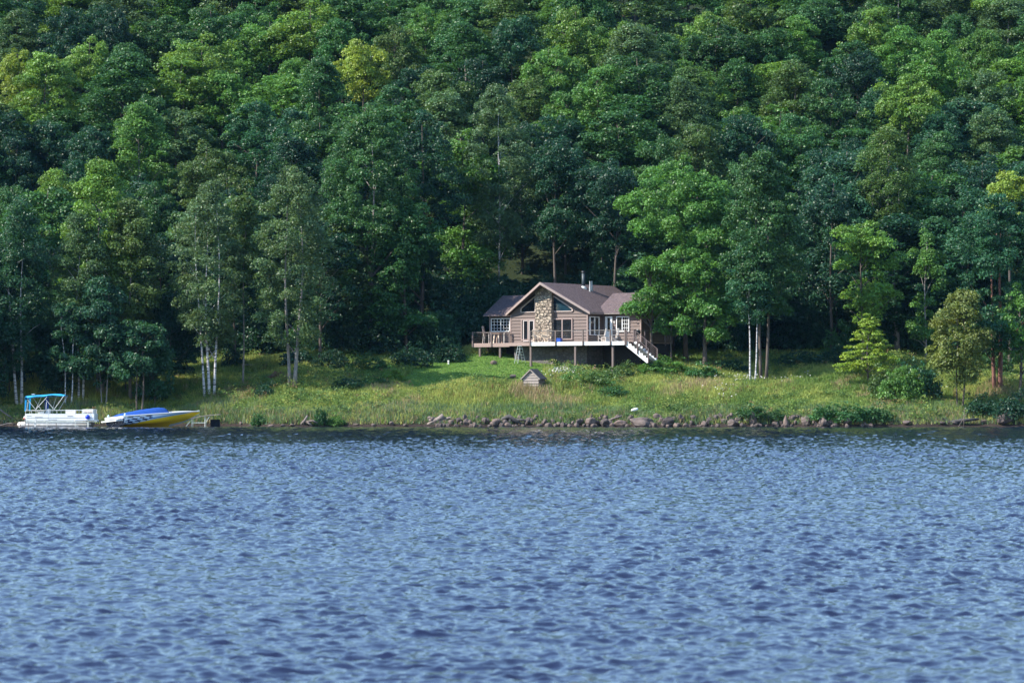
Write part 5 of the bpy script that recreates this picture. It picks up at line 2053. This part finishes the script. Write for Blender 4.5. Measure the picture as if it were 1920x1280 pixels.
# ------------------------------------------------------------------ bushes: column, foot row, width px, height px, colour, label
BUSH = [
    (489, 796, 38, 26, 'mid', 'round bush on the bank just past the dock ramp'),
    (600, 796, 30, 40, 'mid', 'upright bush at the water near the small root snag'),
    (630, 797, 34, 24, 'bright', 'bright low bush at the water beside the upright bush'),
    (735, 716, 52, 34, 'lime', 'light green round bush at the lawn corner'),
    (690, 700, 90, 42, 'mid', 'wide bush under the straight grey trunk'),
    (620, 694, 80, 46, 'dark', 'dark bush in shade behind the twin grey trunks'),
    (560, 686, 70, 40, 'dark', 'dark shaded bush beyond the twin grey trunks toward the bench'),
    (770, 688, 90, 50, 'dark', 'dark bush filling the forest edge behind the lawn'),
    (835, 680, 80, 48, 'dark', 'dark bush at the forest edge behind the lawn pipe'),
    (500, 742, 46, 30, 'dark', 'shaded weed clump in front of the twin grey trunks'),
    (655, 728, 70, 26, 'dark', 'dark weed clump in the meadow shadow band'),
    (700, 724, 60, 24, 'mid', 'weed clump between the shadow band and the lawn corner bush'),
    (1245, 704, 110, 40, 'bright', 'tall leafy bush at the foot of the deck stairs'),
    (1318, 712, 80, 34, 'mid', 'leafy bush below the thick dark trunk'),
    (1165, 710, 70, 34, 'olive', 'olive weed clump under the deck end post'),
    (1120, 725, 80, 36, 'olive', 'olive weed clump uphill of the reddish grass'),
    (1072, 720, 50, 28, 'bright', 'bright weed clump beside the white wildflowers'),
    (1150, 742, 60, 26, 'mid', 'dark-hearted bush in the middle of the meadow'),
    (1410, 786, 70, 32, 'mid', 'dense bush right above the pyramid boulder'),
    (1455, 786, 50, 22, 'mid', 'low bush right above the cone rock'),
    (1545, 788, 70, 36, 'mid', 'waterside hedge bush above the large grey rock'),
    (1600, 790, 80, 38, 'mid', 'waterside hedge bush before the feathery tree'),
    (1645, 793, 60, 38, 'mid', 'end bush of the waterside hedge sloping to the water'),
    (1500, 690, 110, 44, 'dark', 'long dark bush in shade behind the open meadow'),
    (1570, 692, 100, 50, 'dark', 'dark bush in shade behind the feathery tree'),
    (1690, 752, 100, 76, 'bright', 'big shrub between the feathery tree and the water-edge tree'),
    (1725, 745, 80, 74, 'teal', 'bluish shrub under the slender young tree'),
    (1655, 745, 60, 60, 'olive', 'olive shrub under the feathery tree'),
    (1840, 778, 70, 40, 'dark', 'dark shrub on the shaded bank behind the fallen trunk'),
    (1900, 785, 80, 54, 'dark', 'dark shrub on the bank under the bright leafy tree'),
    (440, 690, 50, 50, 'dark', 'dark drooping bush just past the triple birch'),
    (340, 680, 60, 26, 'dark', 'dark low bush around the felled logs'),
    (1370, 700, 70, 34, 'dark', 'dark bush between thick dark trunk and white birch stems'),
    (1860, 700, 90, 50, 'mid', 'green bush behind the red-brown trunks'),
    (285, 752, 60, 40, 'dark', 'dark bush behind the speedboat windscreen'),
]
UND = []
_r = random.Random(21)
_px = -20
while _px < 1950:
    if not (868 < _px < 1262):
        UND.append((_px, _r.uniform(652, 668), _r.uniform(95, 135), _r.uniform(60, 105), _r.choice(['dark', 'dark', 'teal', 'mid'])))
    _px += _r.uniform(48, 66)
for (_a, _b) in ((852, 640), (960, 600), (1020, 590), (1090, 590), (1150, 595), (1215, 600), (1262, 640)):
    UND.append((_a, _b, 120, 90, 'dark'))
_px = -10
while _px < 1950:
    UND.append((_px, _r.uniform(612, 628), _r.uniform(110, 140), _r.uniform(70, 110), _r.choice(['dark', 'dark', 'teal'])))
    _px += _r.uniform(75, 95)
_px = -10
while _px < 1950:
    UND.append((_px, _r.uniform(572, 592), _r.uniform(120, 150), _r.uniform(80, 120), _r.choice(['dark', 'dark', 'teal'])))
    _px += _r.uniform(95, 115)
bm_cache = [crown_mesh('bush', 900 + k, 1.6, 1.5, 0, 1.15)[0] for k in range(5)]
bm_large = [crown_mesh('bush', 950 + k, 2.8, 2.7, 0, 1.1)[0] for k in range(4)]
_c = {}
for (px, py, wp, hpx, col) in sorted(UND):
    j = min(range(len(LAND)), key=lambda q: abs(LAND[q][0] - px))
    _c[j] = _c.get(j, 0) + 1
    BUSH.append((px, py, wp, hpx, col, f"{ORD[_c[j] - 1]} tall shaded understorey bush at the forest foot behind {LAND[j][1]}"))
for i, (px, py, wp, hpx, col, lab) in enumerate(BUSH):
    x, Y, z = solve_Y(px, py)
    s = Y / FPX
    large = wp * s / 2 > 1.9
    o = bpy.data.objects.new('bush', bm_large[i % 4] if large else bm_cache[i % 5])
    COL.objects.link(o)
    o.location = (x, Y, z - 0.1)
    o.scale = (wp * s / 2 / 2.6, wp * s / 2 / 2.8, hpx * s / 2.8) if large else (wp * s / 2 / 1.45, wp * s / 2 / 1.6, hpx * s / 1.6)
    o.rotation_euler = (0, 0, random.choice([0, math.pi]) + random.uniform(-.3, .3))
    o.color = (*jit(COLS[col], 0.1), 1)
    tag(o, lab, 'bush', 'bushes on the bank and forest edge')


# ------------------------------------------------------------------ meadow grass, weeds, flowers (nobody could count them)
def fbm(x, y, seed):
    r = np.random.default_rng(seed)
    v = np.zeros_like(x)
    for k, a in ((0.09, 1.0), (0.21, 0.7), (0.47, 0.5), (1.0, 0.35)):
        for _ in range(3):
            t = r.uniform(0, 6.28)
            v += a * np.sin(k * 6.28 * 0.5 * (x * math.cos(t) + y * math.sin(t)) + r.uniform(0, 6.28)) / 3
    return v


def scatter(n, rng, s0, s1):
    s = rng.uniform(s0, s1, n)
    x = rng.uniform(-62, 62, n)
    Y = shore(x) + s
    ok = np.abs(x) < Y * 0.1707 + 12
    hu = (x - HX0) * CT - (Y - HY0) * ST
    hv = (x - HX0) * ST + (Y - HY0) * CT
    ok &= ~((hu > -0.2) & (hu < W + 0.5) & (hv > -0.6))
    return x[ok], Y[ok], s[ok]


def make_grass():
    rng = np.random.default_rng(11)
    x, Y, s = scatter(300000, rng, 0.35, 32)
    lm = lawn_mask(x, Y)
    n = len(x)
    z = ground(x, Y)
    f1, f2, f3 = fbm(x, Y, 1), fbm(x, Y, 2), fbm(x * 1.7, Y * 1.7, 5)
    h = np.where(lm > 0.5, 0.07, 0.42 + 0.22 * f1 + 0.18 * f3) * rng.uniform(0.6, 1.25, n)
    h = np.where(s > 24, h * 0.6, h)
    h = np.clip(h, 0.05, 1.0) * np.clip(0.6 + s / 4, 0, 1)
    green = np.array([0.125, 0.205, 0.045])
    lime = np.array([0.34, 0.375, 0.095])
    straw = np.array([0.36, 0.28, 0.16])
    rust = np.array([0.19, 0.115, 0.055])
    blue = np.array([0.12, 0.19, 0.095])
    lawn = np.array([0.135, 0.25, 0.05])
    t = np.clip(f2 * 0.9 + 0.5 + rng.normal(0, 0.22, n), 0, 1)[:, None]
    c = green * (1 - t) + lime * t
    st = np.clip((f3 - 0.35) * 2.0, 0, 1) * (s < 13) * (s > 3)
    pick = rng.random(n)
    c = np.where((pick < st * 0.6)[:, None], straw, c)
    ru = np.clip(f1 * 1.2, 0, 1) * (s > 5) * (s < 12)
    c = np.where(((pick > 0.84) & (rng.random(n) < ru))[:, None], rust, c)
    c = np.where(((s < 4.5) & (rng.random(n) < 0.5))[:, None], blue, c)
    c = np.where((lm > 0.5)[:, None], lawn, c)
    c = np.where(((s < 2.5) & (rng.random(n) < 0.22))[:, None], straw * 0.8, c)
    c = c * rng.uniform(0.65, 1.3, n)[:, None]
    # three blades per tuft, each a tapering triangle
    Vs, Cs = [], []
    for b in range(3):
        a = rng.uniform(0, 6.28, n)
        ln = rng.uniform(0.1, 0.55, n) * h
        wd = rng.uniform(0.018, 0.045, n) * (1 + 0.5 * (lm > 0.5))
        ox, oy = rng.normal(0, 0.08, n), rng.normal(0, 0.08, n)
        bx, by = np.cos(a) * wd, np.sin(a) * wd
        d = rng.uniform(0, 6.28, n)
        p = np.stack([x + ox - bx, Y + oy - by, z - 0.03], 1)
        q = np.stack([x + ox + bx, Y + oy + by, z - 0.03], 1)
        r = np.stack([x + ox + np.cos(d) * ln, Y + oy + np.sin(d) * ln, z + h * rng.uniform(0.7, 1.1, n)], 1)
        Vs.append(np.stack([p, q, r], 1))
        Cs.append(np.repeat((c * rng.uniform(0.85, 1.15, n)[:, None])[:, None, :], 3, 1))
    V = np.concatenate(Vs).reshape(-1, 3)
    C = np.concatenate(Cs).reshape(-1, 3)
    me = fast_mesh('meadow_grass', V, 3, M['blade'], C)
    o = bpy.data.objects.new('meadow_grass', me)
    COL.objects.link(o)
    tag(o, 'tall uncut grass and mown lawn covering the bank', 'grass', kind='stuff')


make_grass()


def make_weeds():
    rng = np.random.default_rng(12)
    x, Y, s = scatter(10500, rng, 1.0, 27)
    lm = lawn_mask(x, Y)
    f = fbm(x, Y, 7)
    ok = (lm < 0.3) & (rng.random(len(x)) < np.clip(0.35 + f * 0.6, 0.05, 1))
    x, Y, s, f = x[ok], Y[ok], s[ok], f[ok]
    z = ground(x, Y)
    Ps, Ns, Ss, Cs = [], [], [], []
    pal = np.array([[0.11, 0.19, 0.04], [0.18, 0.24, 0.05], [0.075, 0.145, 0.045], [0.25, 0.28, 0.07], [0.22, 0.15, 0.07]])
    for i in range(len(x)):
        n = rng.integers(22, 48)
        hh = rng.uniform(0.35, 0.95) * (0.7 + 0.4 * (f[i] > 0.2))
        if s[i] < 3:
            hh *= 0.8
        q = rng.normal(size=(n, 3)) * np.array([0.24, 0.24, 0.18])
        q[:, 2] = rng.uniform(0.15, 1, n) ** 0.8 * hh
        Ps.append(q + np.array([x[i], Y[i], z[i]]))
        nn = rng.normal(size=(n, 3)) * 0.6 + np.array([0, -0.1, 0.7])
        Ns.append(nn / np.linalg.norm(nn, axis=1)[:, None])
        Ss.append(rng.uniform(0.11, 0.22, n))
        k = rng.choice(5, p=[0.32, 0.22, 0.26, 0.12, 0.08])
        Cs.append(pal[k] * rng.uniform(0.75, 1.25, n)[:, None])
    V = leaf_quads(np.concatenate(Ps), np.concatenate(Ns), np.concatenate(Ss), rng, 0.5)
    me = fast_mesh('meadow_weeds', V, 4, M['blade'], np.repeat(np.concatenate(Cs), 4, 0))
    o = bpy.data.objects.new('meadow_weeds', me)
    COL.objects.link(o)
    tag(o, 'leafy weeds mixed through the uncut meadow', 'weeds', kind='stuff')


make_weeds()


def make_flowers():
    rng = np.random.default_rng(13)
    P = []
    for (px, py, w_, h_, n) in ((1052, 699, 34, 6, 130), (1395, 712, 60, 8, 45), (1360, 735, 40, 6, 25), (1480, 712, 60, 6, 25)):
        for _ in range(n):
            x, Y, z = PX(px + rng.normal(0, w_ * 0.45), 0) , 0, 0
            qx = px + rng.normal(0, w_ * 0.45)
            Yc = solve_Y(px, py + 8)[1] + rng.normal(0, 1.0)
            xx = PX(qx, Yc)
            P.append((xx, Yc, float(ground(xx, Yc)) + rng.uniform(0.55, 0.85)))
    P = np.array(P)
    n = len(P)
    nn = rng.normal(size=(n, 3)) * 0.4 + np.array([0, -0.4, 0.8])
    nn /= np.linalg.norm(nn, axis=1)[:, None]
    V = leaf_quads(P, nn, rng.uniform(0.09, 0.17, n), rng, 0.9)
    c = np.ones((n, 3)) * np.array([0.5, 0.49, 0.45]) * rng.uniform(0.8, 1.1, n)[:, None]
    me = fast_mesh('wildflowers', V, 4, M['blade'], np.repeat(c, 4, 0))
    o = bpy.data.objects.new('wildflowers', me)
    COL.objects.link(o)
    tag(o, 'white wildflowers in the meadow beside the cottage lawn', 'wildflowers', kind='stuff')


make_flowers()


# ------------------------------------------------------------------ thin summer haze over the valley
def make_haze():
    m = bpy.data.materials.new('haze')
    m.use_nodes = True
    n = m.node_tree
    n.nodes.clear()
    out = n.nodes.new("ShaderNodeOutputMaterial")
    v = n.nodes.new("ShaderNodeVolumePrincipled")
    v.inputs["Color"].default_value = (0.26, 0.55, 1.0, 1)
    v.inputs["Density"].default_value = 0.000025
    n.links.new(v.outputs[0], out.inputs["Volume"])
    o = MB().span((-3100, -2850, -12), (3100, 2900, 125)).build('haze', m)
    tag(o, 'thin bluish summer haze over lake and hillside', kind='stuff')


make_haze()
